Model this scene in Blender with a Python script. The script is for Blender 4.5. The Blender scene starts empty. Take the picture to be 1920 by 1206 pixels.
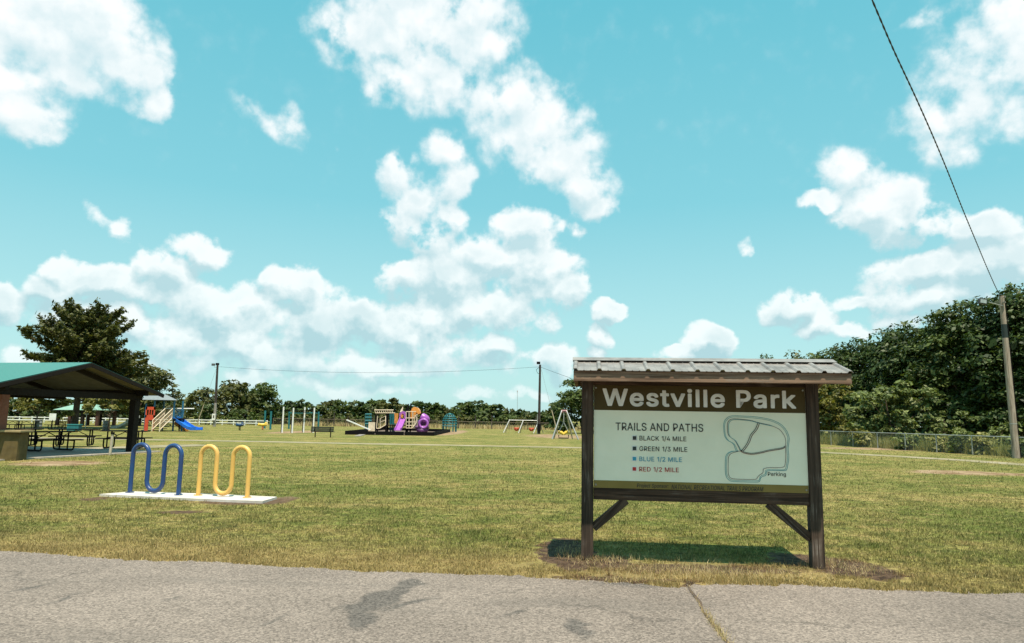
import bpy, bmesh, math, random, json
import numpy as np
from mathutils import Vector, Matrix, Euler

# ------------------------------------------------------------------ camera, sky, sun, exposure
SC = bpy.context.scene
COL = SC.collection
R = math.radians
CAM_H, F, HOR = 1.60, 1330.0, 787.0            # eye height, focal length in photo pixels, horizon row
TILT = math.atan((HOR - 603) / F)
ROLL = R(1.0)
MCAM = Euler((R(90) + TILT, 0, 0)).to_matrix() @ Matrix.Rotation(ROLL, 3, 'Z')
cam = bpy.data.objects.new('camera', bpy.data.cameras.new('camera'))
COL.objects.link(cam)
cam.matrix_world = Matrix.Translation((0, 0, CAM_H)) @ MCAM.to_4x4()
cam.data.sensor_width = 36
cam.data.lens = F / 1920 * 36
cam.data.clip_end = 6000
SC.camera = cam

SUN_V = Vector((0.22, -0.70, 2.1)).normalized()
SUN_EL = math.asin(SUN_V.z)
SUN_AZ = math.atan2(SUN_V.x, SUN_V.y)
sun = bpy.data.objects.new('sun', bpy.data.lights.new('sun', 'SUN'))
COL.objects.link(sun)
sun.data.energy = 5.0
sun.data.angle = R(0.5)
sun.data.color = (1.0, 0.90, 0.76)
sun.rotation_euler = SUN_V.to_track_quat('Z', 'Y').to_euler()
sun.location = (10, -20, 60)

SC.view_settings.view_transform = 'Standard'
SC.view_settings.look = 'None'
SC.view_settings.exposure = 0.60
SC.view_settings.gamma = 1
SKY_STRENGTH = 0.084


# ------------------------------------------------------------------ node helpers
def sock(nt, s, v):
    if v is None:
        return
    if hasattr(v, 'is_output'):
        nt.links.new(v, s)
    else:
        s.default_value = v


def mth(nt, op, a, b=None, c=None, clamp=False):
    n = nt.nodes.new('ShaderNodeMath'); n.operation = op; n.use_clamp = clamp
    sock(nt, n.inputs[0], a); sock(nt, n.inputs[1], b); sock(nt, n.inputs[2], c)
    return n.outputs[0]


def vmth(nt, op, a, b=None, scale=None):
    n = nt.nodes.new('ShaderNodeVectorMath'); n.operation = op
    sock(nt, n.inputs[0], a); sock(nt, n.inputs[1], b)
    if scale is not None:
        sock(nt, n.inputs['Scale'], scale)
    return n.outputs['Value'] if op in ('LENGTH', 'DOT_PRODUCT', 'DISTANCE') else n.outputs['Vector']


def ramp(nt, v, lo, hi, a=0.0, b=1.0, mode='SMOOTHSTEP'):
    n = nt.nodes.new('ShaderNodeMapRange'); n.interpolation_type = mode
    for i, x in enumerate((v, lo, hi, a, b)):
        sock(nt, n.inputs[i], x)
    return n.outputs[0]


def c4(c):
    return (c[0], c[1], c[2], 1.0) if not hasattr(c, 'is_output') else c


def mix(nt, f, a, b, mode='MIX'):
    n = nt.nodes.new('ShaderNodeMix'); n.data_type = 'RGBA'; n.blend_type = mode
    sock(nt, n.inputs[0], f); sock(nt, n.inputs[6], c4(a)); sock(nt, n.inputs[7], c4(b))
    return n.outputs[2]


def noise(nt, vec, scale, detail=3.0, rough=0.5, dist=0.0, out=0):
    n = nt.nodes.new('ShaderNodeTexNoise')
    sock(nt, n.inputs['Vector'], vec)
    n.inputs['Scale'].default_value = scale; n.inputs['Detail'].default_value = detail
    n.inputs['Roughness'].default_value = rough; n.inputs['Distortion'].default_value = dist
    return n.outputs[out]


def mapping(nt, vec, scale=(1, 1, 1), loc=(0, 0, 0), rot=(0, 0, 0), kind='POINT'):
    n = nt.nodes.new('ShaderNodeMapping'); n.vector_type = kind
    sock(nt, n.inputs['Vector'], vec)
    n.inputs['Location'].default_value = loc; n.inputs['Rotation'].default_value = rot; n.inputs['Scale'].default_value = scale
    return n.outputs[0]


def blobs(nt, vec, items, k=0.25):
    """soft union of ellipses (cx, cy, rx, ry, rot, weight) evaluated on a flat vector"""
    acc = None
    for (cx, cy, rx, ry, rot, w) in items:
        g = nt.nodes.new('ShaderNodeTexGradient'); g.gradient_type = 'SPHERICAL'
        tm = g.texture_mapping; tm.vector_type = 'TEXTURE'
        tm.translation = (cx, cy, 0); tm.rotation = (0, 0, rot); tm.scale = (rx, ry, 1)
        nt.links.new(vec, g.inputs[0])
        f = g.outputs['Fac']
        if w != 1.0:
            f = mth(nt, 'MULTIPLY', f, w)
        acc = f if acc is None else mth(nt, 'SMOOTH_MAX', acc, f, k)
    return acc


def ray(px, py):
    return (MCAM @ Vector(((px - 960) / F, (603 - py) / F, -1))).normalized()


def gp(px, py, z=0.0):
    d = ray(px, py)
    t = (z - CAM_H) / d.z
    return Vector((d.x * t, d.y * t, z))


def at(px, py, depth):
    d = ray(px, py)
    t = depth / d.y
    return Vector((d.x * t, d.y * t, CAM_H + d.z * t))


def gx(px, depth, py=795):
    v = at(px, py, depth)
    return Vector((v.x, v.y, 0))


# ------------------------------------------------------------------ world: daylight sky with cumulus
W = bpy.data.worlds.new('World'); SC.world = W; W.use_nodes = True
wt = W.node_tree; wt.nodes.clear()
sky = wt.nodes.new('ShaderNodeTexSky'); sky.sky_type = 'NISHITA'; sky.sun_disc = False
sky.sun_elevation = SUN_EL; sky.sun_rotation = SUN_AZ
sky.air_density = 1.0; sky.dust_density = 1.2; sky.ozone_density = 1.0
tc = wt.nodes.new('ShaderNodeTexCoord')
sep = wt.nodes.new('ShaderNodeSeparateXYZ'); wt.links.new(tc.outputs['Generated'], sep.inputs[0])
DEG = 180 / math.pi
az = mth(wt, 'MULTIPLY', mth(wt, 'ARCTAN2', sep.outputs[0], sep.outputs[1]), DEG)
el = mth(wt, 'MULTIPLY', mth(wt, 'ARCSINE', sep.outputs[2]), DEG)
cmb = wt.nodes.new('ShaderNodeCombineXYZ'); wt.links.new(az, cmb.inputs[0]); wt.links.new(el, cmb.inputs[1])
AE = cmb.outputs[0]


def sky_blob(px, py, rx, ry, rot=0.0, w=1.0):
    d = ray(px, py)
    e = math.degrees(math.asin(d.z)); a = math.degrees(math.atan2(d.x, d.y))
    off = math.hypot(px - 960, py - 603) / F
    s = DEG / F / (1 + 0.75 * off * off)
    g = 1.56
    return (a, e, rx * s * g / max(0.3, math.cos(R(e))), ry * s * g, R(-rot), w)


CLOUDS = [sky_blob(*c) for c in [
    # big cloud top left
    (50, 40, 185, 110), (30, 195, 90, 60), (150, 30, 130, 120), (190, 60, 95, 85), (250, 135, 62, 75), (292, 198, 32, 34), (10, 150, 80, 75), (50, 238, 48, 30, 0, .85), (120, 135, 70, 48), (-60, 60, 120, 120),
    # top centre
    (790, 60, 165, 105), (680, 75, 90, 55), (880, 40, 90, 60), (760, 160, 70, 50), (840, 170, 55, 40), (925, 75, 45, 45), (780, -60, 130, 80),
    (950, 185, 75, 60), (1000, 245, 105, 80), (1050, 300, 75, 60), (1090, 350, 60, 48), (1122, 388, 34, 24),
    # wisps
    (490, 222, 75, 24, 30, .5), (548, 240, 26, 38, -30, .7), (632, 278, 12, 14, 0, .42), (1735, 40, 60, 16, 0, .55), (1400, 468, 20, 22, 0, .46), (1085, 430, 20, 18, 0, .62),
    # twin towers
    (745, 330, 36, 48), (775, 390, 55, 62), (828, 275, 40, 36), (852, 335, 34, 46), (805, 440, 52, 40, 0, .8), (850, 400, 24, 50, 0, .75),
    # centre bank
    (990, 428, 66, 28), (930, 480, 100, 44), (1005, 500, 82, 62), (850, 520, 95, 58), (765, 520, 52, 42), (1062, 540, 46, 40), (905, 580, 150, 52, 0, .8),
    # left bank
    (215, 425, 75, 26, 25, .56), (372, 468, 56, 36), (310, 505, 52, 48), (118, 508, 44, 32), (205, 540, 120, 36), (90, 548, 60, 34),
    (420, 585, 110, 60), (552, 540, 54, 48), (600, 600, 96, 66), (680, 602, 62, 50), (760, 635, 66, 44), (540, 665, 200, 50, 0, .72), (330, 625, 90, 50, 0, .85), (240, 610, 60, 40), (440, 640, 60, 40), (-10, 570, 70, 50), (130, 600, 90, 44, 0, .85),
    (860, 670, 180, 40, 0, .62), (800, 600, 70, 50, 0, .8), (1040, 680, 40, 36), (930, 650, 40, 30), (600, 722, 320, 24, 0, .6), (200, 690, 250, 34, 0, .66), (950, 735, 200, 16, 0, .56), (480, 700, 60, 20), (720, 690, 70, 18),
    # right
    (1138, 575, 36, 26), (1118, 628, 34, 26), (1110, 665, 24, 14), (1332, 640, 62, 32), (1275, 662, 34, 14), (1300, 672, 80, 14, 0, .75),
    (1495, 570, 62, 38), (1532, 608, 52, 38), (1595, 616, 44, 18),
    (1590, 325, 60, 44), (1640, 385, 95, 50), (1705, 420, 85, 44), (1540, 385, 40, 20),
    (1845, 425, 66, 42), (1760, 495, 110, 36), (1870, 490, 110, 64), (1625, 560, 74, 20, 0, .8), (1750, 545, 150, 44, 0, .85), (1700, 600, 120, 20, 0, .65),
    (1850, 120, 120, 160, 20, .66), (1800, 180, 100, 90, 20, .62), (1900, 20, 110, 90, 0, .66), (1760, 240, 80, 74, 20, .82), (1930, 60, 90, 120, 0, .75), (1880, 200, 80, 80, 0, .72)]]
# clouds out of frame: overhead, to the sides and behind
rr = random.Random(5)
for i in range(16):
    a = rr.uniform(55, 305); a = a if a < 180 else a - 360
    CLOUDS.append((a, rr.uniform(4, 55), rr.uniform(12, 26), rr.uniform(5, 9), 0, 1.0))

FBM, PUFF, WARPK = 1.0, 0.50, 3.2
grp = bpy.data.node_groups.new('cumulus_field', 'ShaderNodeTree')
grp.interface.new_socket('Vector', in_out='INPUT', socket_type='NodeSocketVector')
grp.interface.new_socket('Warp', in_out='INPUT', socket_type='NodeSocketVector')
grp.interface.new_socket('Field', in_out='OUTPUT', socket_type='NodeSocketFloat')
gi = grp.nodes.new('NodeGroupInput'); go = grp.nodes.new('NodeGroupOutput')
wv = vmth(grp, 'ADD', gi.outputs[0], gi.outputs[1])
base = blobs(grp, wv, CLOUDS, 0.16)
fb = noise(grp, gi.outputs[0], 0.42, 7, 0.58)
vw = vmth(grp, 'ADD', gi.outputs[0], vmth(grp, 'SCALE', gi.outputs[1], scale=0.55))


def puffs(sc, det):
    vor = grp.nodes.new('ShaderNodeTexVoronoi'); vor.feature = 'F1'; vor.voronoi_dimensions = '2D'
    vor.inputs['Scale'].default_value = sc; vor.inputs['Detail'].default_value = det; vor.inputs['Roughness'].default_value = 0.5
    vor.normalize = True
    grp.links.new(vw, vor.inputs['Vector'])
    return mth(grp, 'SUBTRACT', 0.42, vor.outputs['Distance'])


nz = mth(grp, 'ADD', mth(grp, 'MULTIPLY', mth(grp, 'SUBTRACT', fb, 0.5), FBM), mth(grp, 'MULTIPLY', puffs(0.40, 2.0), PUFF))
fsum = mth(grp, 'ADD', base, mth(grp, 'MULTIPLY', nz, ramp(grp, base, 0.02, 0.30)))
grp.links.new(fsum, go.inputs[0])
WARP = vmth(wt, 'SCALE', vmth(wt, 'SUBTRACT', noise(wt, AE, 0.22, 6, 0.55, out=1), (0.5, 0.5, 0.5)), scale=WARPK)


def field(vec):
    n = wt.nodes.new('ShaderNodeGroup'); n.node_tree = grp
    wt.links.new(vec, n.inputs[0]); wt.links.new(WARP, n.inputs[1]); return n.outputs[0]


D0 = field(AE)
D1 = field(vmth(wt, 'ADD', AE, (0.25, 1.15, 0)))
crisp = ramp(wt, el, 10.0, 24.0)
mask = ramp(wt, D0, ramp(wt, crisp, 0, 1, 0.24, 0.15), ramp(wt, crisp, 0, 1, 0.52, 0.72))
relief = mth(wt, 'SUBTRACT', D0, D1)
soft = noise(wt, vmth(wt, 'ADD', AE, WARP), 0.20, 4, 0.5)
lit = mth(wt, 'ADD', ramp(wt, crisp, 0, 1, 0.56, 0.74), mth(wt, 'MULTIPLY', relief, ramp(wt, crisp, 0, 1, 2.1, 1.2)), clamp=True)
lit = mth(wt, 'SUBTRACT', lit, mth(wt, 'MULTIPLY', ramp(wt, soft, 0.40, 0.66), ramp(wt, D0, 0.4, 0.9, 0, 0.52)), clamp=True)
low = ramp(wt, el, 4.0, 22.0)                         # clouds near the skyline are seen through more air
cl_dark = mix(wt, low, (3.6, 5.5, 5.9), (4.9, 6.4, 6.8))
cl = mix(wt, lit, cl_dark, mix(wt, low, (7.4, 8.1, 8.1), (8.1, 8.3, 8.3)))
zen = ramp(wt, el, 0.0, 34.0, 0, 1, 'LINEAR')
cr = wt.nodes.new('ShaderNodeValToRGB'); wt.links.new(zen, cr.inputs[0])
stops = ((0.0, (5.0, 6.9, 7.05)), (0.22, (3.9, 6.5, 6.85)), (0.5, (2.15, 5.5, 6.3)), (1.0, (1.2, 4.75, 5.75)))
while len(cr.color_ramp.elements) < 4:
    cr.color_ramp.elements.new(0.5)
for e_, (p_, c_) in zip(cr.color_ramp.elements, stops):
    e_.position = p_; e_.color = c4(tuple(v / 8 for v in c_))
grad = mix(wt, 1.0, cr.outputs[0], (8, 8, 8), 'MULTIPLY')
skc = mix(wt, 1.0, sky.outputs[0], (0.55, 1.25, 1.0), 'MULTIPLY')
skc = mix(wt, 0.82, skc, grad)
final = mix(wt, mth(wt, 'MULTIPLY', mask, ramp(wt, el, 0.0, 6.0, 0.55, 0.97)), skc, cl)
bg = wt.nodes.new('ShaderNodeBackground'); bg.inputs[1].default_value = SKY_STRENGTH
wt.links.new(final, bg.inputs[0])
W.cycles.sampling_method = 'NONE'
wo = wt.nodes.new('ShaderNodeOutputWorld'); wt.links.new(bg.outputs[0], wo.inputs[0])


# ------------------------------------------------------------------ object helpers
def tag(o, label=None, cat=None, group=None, kind=None):
    for k, v in (('label', label), ('category', cat), ('group', group), ('kind', kind)):
        if v:
            o[k] = v
    return o


def thing(name, loc, label, cat, group=None, rz=0.0):
    o = bpy.data.objects.new(name, None)
    o.empty_display_size = 0.2
    COL.objects.link(o)
    o.location = loc; o.rotation_euler = (0, 0, rz)
    return tag(o, label, cat, group)


def copy_tree(o, parent=None):
    c = o.copy(); COL.objects.link(c); c.parent = parent
    for ch in list(o.children):
        copy_tree(ch, c)
    return c


class MB:
    """collects geometry and links it as one mesh object; local=False: given in world coordinates"""
    def __init__(self):
        self.v = []; self.f = []; self.smooth = []

    def add(self, vs, fs, smooth=False):
        n = len(self.v)
        self.v += [Vector(p) for p in vs]
        self.f += [tuple(i + n for i in f) for f in fs]
        self.smooth += [smooth] * len(fs)
        return self

    def box(self, c, s, rz=0.0, bev=0.0, rot=None):
        m = rot if rot is not None else Matrix.Rotation(rz, 3, 'Z')
        c = Vector(c)
        if bev <= 0:
            vs = [c + m @ Vector((x * s[0] / 2, y * s[1] / 2, z * s[2] / 2)) for x in (-1, 1) for y in (-1, 1) for z in (-1, 1)]
            return self.add(vs, [(0, 1, 3, 2), (4, 6, 7, 5), (0, 4, 5, 1), (2, 3, 7, 6), (0, 2, 6, 4), (1, 5, 7, 3)])
        bm = bmesh.new(); bmesh.ops.create_cube(bm, size=1.0)
        bmesh.ops.scale(bm, vec=s, verts=bm.verts)
        bmesh.ops.bevel(bm, geom=bm.edges[:], offset=bev, segments=2, affect='EDGES', profile=0.6)
        bm.verts.index_update()
        self.add([c + m @ v.co for v in bm.verts], [tuple(v.index for v in f.verts) for f in bm.faces])
        bm.free(); return self

    def beam(self, p0, p1, w, h, bev=0.0, up=(0, 0, 1)):
        p0 = Vector(p0); p1 = Vector(p1); d = p1 - p0; L = d.length; d.normalize()
        u = Vector(up)
        if abs(d.dot(u)) > 0.98:
            u = Vector((0, 1, 0))
        s = d.cross(u).normalized(); u = s.cross(d)
        return self.box((p0 + p1) / 2, (L, w, h), bev=bev, rot=Matrix((d, -s, u)).transposed())

    def tube(self, pts, r, n=8, cap=True, closed=False):
        pts = [Vector(p) for p in pts]
        rs = r if isinstance(r, (list, tuple)) else [r] * len(pts)
        m = len(pts); rings = []; prev = None
        for i, p in enumerate(pts):
            if closed:
                d = pts[(i + 1) % m] - pts[i - 1]
            else:
                d = pts[min(i + 1, m - 1)] - pts[max(i - 1, 0)]
            d.normalize()
            if prev is None:
                a = Vector((0, 0, 1)) if abs(d.z) < 0.9 else Vector((1, 0, 0))
                u = d.cross(a).normalized()
            else:
                u = (prev - d * prev.dot(d)).normalized()
            prev = u; v = d.cross(u)
            rings.append([p + (u * math.cos(2 * math.pi * k / n) + v * math.sin(2 * math.pi * k / n)) * rs[i] for k in range(n)])
        vs = [q for rg in rings for q in rg]; fs = []
        for i in range(m if closed else m - 1):
            for k in range(n):
                j = (i + 1) % m
                fs.append((i * n + k, i * n + (k + 1) % n, j * n + (k + 1) % n, j * n + k))
        self.add(vs, fs, True)
        if cap and not closed:
            self.add(rings[0], [tuple(range(n))[::-1]]); self.add(rings[-1], [tuple(range(n))])
        return self

    def cyl(self, c, r, h, n=16, r2=None):
        c = Vector(c)
        return self.tube([c, c + Vector((0, 0, h))], [r, r if r2 is None else r2], n)

    def prism(self, poly, ext):
        """poly: 3D outline, ext: extrusion vector"""
        e = Vector(ext); n = len(poly)
        vs = [Vector(p) for p in poly] + [Vector(p) + e for p in poly]
        fs = [tuple(range(n)), tuple(range(2 * n - 1, n - 1, -1))]
        fs += [(i, i + n, (i + 1) % n + n, (i + 1) % n) for i in range(n)]
        return self.add(vs, fs)

    def slide(self, pts, wdir, w, wall, t=0.05):
        """channel section swept along pts: bed of width w with raised side walls"""
        wd = Vector(wdir).normalized(); prof = [(-w / 2 - t, wall), (-w / 2, wall), (-w / 2 + .03, 0), (w / 2 - .03, 0), (w / 2, wall), (w / 2 + t, wall), (w / 2 + t, -t), (-w / 2 - t, -t)]
        m = len(prof); vs = []; fs = []
        for p in pts:
            for (a, b) in prof:
                vs.append(Vector(p) + wd * a + Vector((0, 0, b)))
        for i in range(len(pts) - 1):
            for k in range(m):
                fs.append((i * m + k, i * m + (k + 1) % m, (i + 1) * m + (k + 1) % m, (i + 1) * m + k))
        fs.append(tuple(range(m))[::-1]); fs.append(tuple(range((len(pts) - 1) * m, len(pts) * m)))
        return self.add(vs, fs)

    def build(self, name, mat, parent=None, local=False):
        off = Vector((0, 0, 0))
        if parent is not None and not local:
            off = parent.location.copy()
            q = parent
            while q.parent is not None:
                q = q.parent; off += q.location
        me = bpy.data.meshes.new(name)
        me.from_pydata([tuple(p - off) for p in self.v], [], self.f)
        bm = bmesh.new(); bm.from_mesh(me)
        bmesh.ops.recalc_face_normals(bm, faces=bm.faces)
        bm.to_mesh(me); bm.free()
        me.polygons.foreach_set('use_smooth', self.smooth)
        me.materials.append(mat)
        o = bpy.data.objects.new(name, me); COL.objects.link(o)
        if parent is not None:
            o.parent = parent
        return o


def np_mesh(name, V, Fc, mat, parent=None):
    me = bpy.data.meshes.new(name)
    nf, k = Fc.shape
    me.vertices.add(len(V)); me.vertices.foreach_set('co', V.astype(np.float32).ravel())
    me.loops.add(nf * k); me.loops.foreach_set('vertex_index', Fc.astype(np.int32).ravel())
    me.polygons.add(nf); me.polygons.foreach_set('loop_start', np.arange(0, nf * k, k, dtype=np.int32))
    me.update(calc_edges=True)
    me.materials.append(mat)
    o = bpy.data.objects.new(name, me); COL.objects.link(o)
    if parent is not None:
        o.parent = parent
    return o


# ------------------------------------------------------------------ materials
def new_mat(name):
    m = bpy.data.materials.new(name); m.use_nodes = True
    nt = m.node_tree
    return m, nt, nt.nodes['Principled BSDF']


def bump(nt, b, h, strength, dist=0.01):
    n = nt.nodes.new('ShaderNodeBump'); n.inputs['Strength'].default_value = strength; n.inputs['Distance'].default_value = dist
    nt.links.new(h, n.inputs['Height']); nt.links.new(n.outputs[0], b.inputs['Normal'])


def M(name, c, rough=0.5, c2=None, scale=6.0, metal=0.0, bmp=0.0, bscale=60.0, stretch=(1, 1, 1), spec=0.5, coat=0.0):
    m, nt, b = new_mat(name)
    t = nt.nodes.new('ShaderNodeTexCoord').outputs['Object']
    v = mapping(nt, t, stretch)
    c2 = c2 or tuple(x * 0.78 for x in c)
    f = ramp(nt, noise(nt, v, scale, 5, 0.6), 0.32, 0.68)
    nt.links.new(mix(nt, f, c, c2), b.inputs['Base Color'])
    nt.links.new(ramp(nt, noise(nt, v, scale * 2.3, 3), 0.3, 0.7, rough * 0.85, min(1, rough * 1.15)), b.inputs['Roughness'])
    b.inputs['Metallic'].default_value = metal
    b.inputs['Specular IOR Level'].default_value = spec
    b.inputs['Coat Weight'].default_value = coat
    if bmp:
        bump(nt, b, noise(nt, v, bscale, 4, 0.6), bmp)
    return m


def wood(name, axis, dark, light, rot=0.0):
    m, nt, b = new_mat(name)
    t = nt.nodes.new('ShaderNodeTexCoord').outputs['Object']
    if rot:
        t = mapping(nt, t, rot=(0, rot, 0))
    s = [14, 14, 14]; s[axis] = 0.7
    v = mapping(nt, t, tuple(s))
    g1 = noise(nt, v, 1.6, 6, 0.62, 0.7)
    s2 = [60, 60, 60]; s2[axis] = 1.6
    g2 = noise(nt, mapping(nt, t, tuple(s2)), 1.2, 4, 0.6)
    blotch = noise(nt, t, 2.6, 4, 0.6)
    f = mth(nt, 'ADD', mth(nt, 'MULTIPLY', g1, 0.65), mth(nt, 'MULTIPLY', g2, 0.35))
    col = mix(nt, ramp(nt, f, 0.36, 0.64), dark, light)
    grey = mix(nt, ramp(nt, g2, 0.45, 0.7), col, (0.27, 0.23, 0.20))
    col = mix(nt, ramp(nt, blotch, 0.48, 0.72, 0, 0.75), col, grey)
    crack = ramp(nt, g1, 0.30, 0.36, 0.25, 1.0)
    col = mix(nt, 1.0, col, crack, 'MULTIPLY')
    nt.links.new(col, b.inputs['Base Color'])
    b.inputs['Roughness'].default_value = 0.8; b.inputs['Specular IOR Level'].default_value = 0.25
    bump(nt, b, mth(nt, 'ADD', g1, mth(nt, 'MULTIPLY', g2, 0.6)), 0.7, 0.006)
    return m


def leaf_mat(name, a, bcol, c, warm=None, trans=0.25):
    m, nt, b = new_mat(name)
    g = nt.nodes.new('ShaderNodeNewGeometry')
    rnd = g.outputs['Random Per Island']
    n1 = noise(nt, g.outputs['Position'], 0.5, 3, 0.6)
    f = mth(nt, 'ADD', mth(nt, 'MULTIPLY', rnd, 0.55), mth(nt, 'MULTIPLY', n1, 0.5))
    col = mix(nt, ramp(nt, f, 0.2, 0.55), a, bcol)
    col = mix(nt, ramp(nt, f, 0.6, 0.95), col, c)
    if warm:
        col = mix(nt, ramp(nt, noise(nt, g.outputs['Position'], 0.33, 2), 0.5, 0.7), col, warm)
    nt.links.new(col, b.inputs['Base Color'])
    b.inputs['Roughness'].default_value = 0.55; b.inputs['Specular IOR Level'].default_value = 0.3
    tr = nt.nodes.new('ShaderNodeBsdfTranslucent'); nt.links.new(mix(nt, 1.0, col, (1.2, 1.25, 0.5), 'MULTIPLY'), tr.inputs[0])
    ms = nt.nodes.new('ShaderNodeMixShader'); ms.inputs[0].default_value = trans
    nt.links.new(b.outputs[0], ms.inputs[1]); nt.links.new(tr.outputs[0], ms.inputs[2])
    nt.links.new(ms.outputs[0], nt.nodes['Material Output'].inputs[0])
    return m


WOOD_X = wood('weathered_wood_x', 0, (0.024, 0.014, 0.009), (0.095, 0.055, 0.036))
WOOD_Z = wood('weathered_wood_z', 2, (0.022, 0.015, 0.011), (0.085, 0.056, 0.040))
WOOD_L = wood('fascia_wood', 0, (0.085, 0.048, 0.030), (0.26, 0.165, 0.11))
WOOD_B1 = wood('brace_wood_left', 0, (0.030, 0.018, 0.012), (0.105, 0.065, 0.045), R(45))
WOOD_B2 = wood('brace_wood_right', 0, (0.030, 0.018, 0.012), (0.105, 0.065, 0.045), R(-45))
POLE_W = wood('pole_wood', 2, (0.16, 0.12, 0.09), (0.40, 0.33, 0.27))
POLE_D = wood('dark_pole_wood', 2, (0.02, 0.016, 0.014), (0.06, 0.045, 0.04))
STEEL = M('galvanised_steel', (0.42, 0.42, 0.41), 0.45, metal=0.6)
BLACK = M('black_steel', (0.008, 0.007, 0.008), 0.85, spec=.08)
DKBROWN = M('dark_brown_paint', (0.014, 0.009, 0.007), 0.7, spec=.2)
BRICKRED = M('rust_red_paint', (0.20, 0.065, 0.035), 0.7)
WHITE = M('white_paint', (0.78, 0.78, 0.75), 0.5, c2=(0.66, 0.65, 0.60))
TEAL = M('teal_paint', (0.015, 0.15, 0.17), 0.4)
TEALP = M('teal_blue_paint', (0.02, 0.13, 0.24), 0.4)
REDP = M('red_plastic', (0.62, 0.075, 0.03), 0.4)
TAN = M('tan_paint', (0.60, 0.42, 0.25), 0.5)
CREAM = M('cream_paint', (0.72, 0.58, 0.42), 0.5)
ORANGE = M('orange_plastic', (0.75, 0.30, 0.06), 0.4)
PURPLE = M('purple_plastic', (0.36, 0.10, 0.44), 0.35)
DPURPLE = M('deep_purple_plastic', (0.12, 0.035, 0.13), 0.4)
BLUEP = M('blue_plastic', (0.02, 0.16, 0.62), 0.3)
GREYP = M('grey_plastic', (0.40, 0.44, 0.42), 0.4)
YELLOWP = M('yellow_plastic', (0.75, 0.50, 0.06), 0.4)
BARK = wood('bark', 2, (0.035, 0.024, 0.016), (0.12, 0.085, 0.06))
CONC = M('concrete', (0.42, 0.36, 0.30), 0.9, c2=(0.30, 0.26, 0.22), scale=1.2, bmp=0.3, bscale=30)
RACK_BLUE = M('blue_rack_coating', (0.008, 0.050, 0.165), 0.38, c2=(0.018, 0.042, 0.14), scale=3, coat=0.2, bmp=0.05, bscale=200)
RACK_YEL = M('yellow_rack_coating', (0.70, 0.42, 0.10), 0.42, c2=(0.64, 0.37, 0.10), scale=3, coat=0.2, bmp=0.05, bscale=200)


# ------------------------------------------------------------------ ground layout
EDGE_PX = [(-260, 1016), (-100, 1028), (0, 1034), (110, 1041), (200, 1048), (330, 1056), (440, 1060), (560, 1066), (700, 1075), (830, 1079), (920, 1079),
           (1000, 1084), (1100, 1091), (1200, 1097), (1270, 1104), (1300, 1098), (1400, 1098), (1500, 1100), (1600, 1104), (1700, 1109), (1800, 1114), (1920, 1118), (2100, 1126), (2300, 1136), (2700, 1155)]
EDGE = [gp(*p) for p in EDGE_PX]
EX = np.array([p.x for p in EDGE]); EY = np.array([p.y for p in EDGE])
rs0 = np.random.RandomState(2)
ex = np.linspace(EX[0], EX[-1], 1000)
ey = np.interp(ex, EX, EY)
for sc, am in ((40, .035), (160, .02), (450, .012)):
    ey = ey + np.interp(np.linspace(0, 1, 1000), np.linspace(0, 1, sc), rs0.normal(0, am, sc))
pa, pb = EDGE[2], EDGE[-4]
rd = (pb - pa).normalized(); RN = Vector((-rd.y, rd.x, 0))       # away from the road
RC = RN.dot(pa)


def gblob(px, py, rx_px, ry_px, w=1.0, grow=1.4):
    c = gp(px, py); a = gp(px + rx_px, py); b = gp(px, py + ry_px)
    return (c.x, c.y, abs(a.x - c.x) * grow, abs(b.y - c.y) * grow, 0.0, w)


DIRT_SHADE = [gblob(*b) for b in [
    (1062, 1036, 46, 30, 1.6), (1120, 1052, 70, 14, 1.1), (1590, 1066, 70, 19, 1.3), (1510, 1052, 60, 16, 1.1), (1640, 1078, 50, 12, 1.0), (1300, 1068, 260, 13, .62),
    (528, 938, 26, 8), (450, 942, 90, 5, .9), (340, 960, 50, 4, .75), (110, 869, 90, 6, .9), (180, 935, 30, 5, .7),  # strip just below the rack pad is shade painted in soil colour
    (1800, 886, 70, 4), (1830, 888, 100, 3), (1700, 843, 120, 2.5, .9), (850, 811, 22, 6), (1045, 818, 60, 5, .7), (560, 810, 45, 4, .9), (1150, 1086, 120, 8, .7), (1300, 1098, 30, 10, .8)]]


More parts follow.
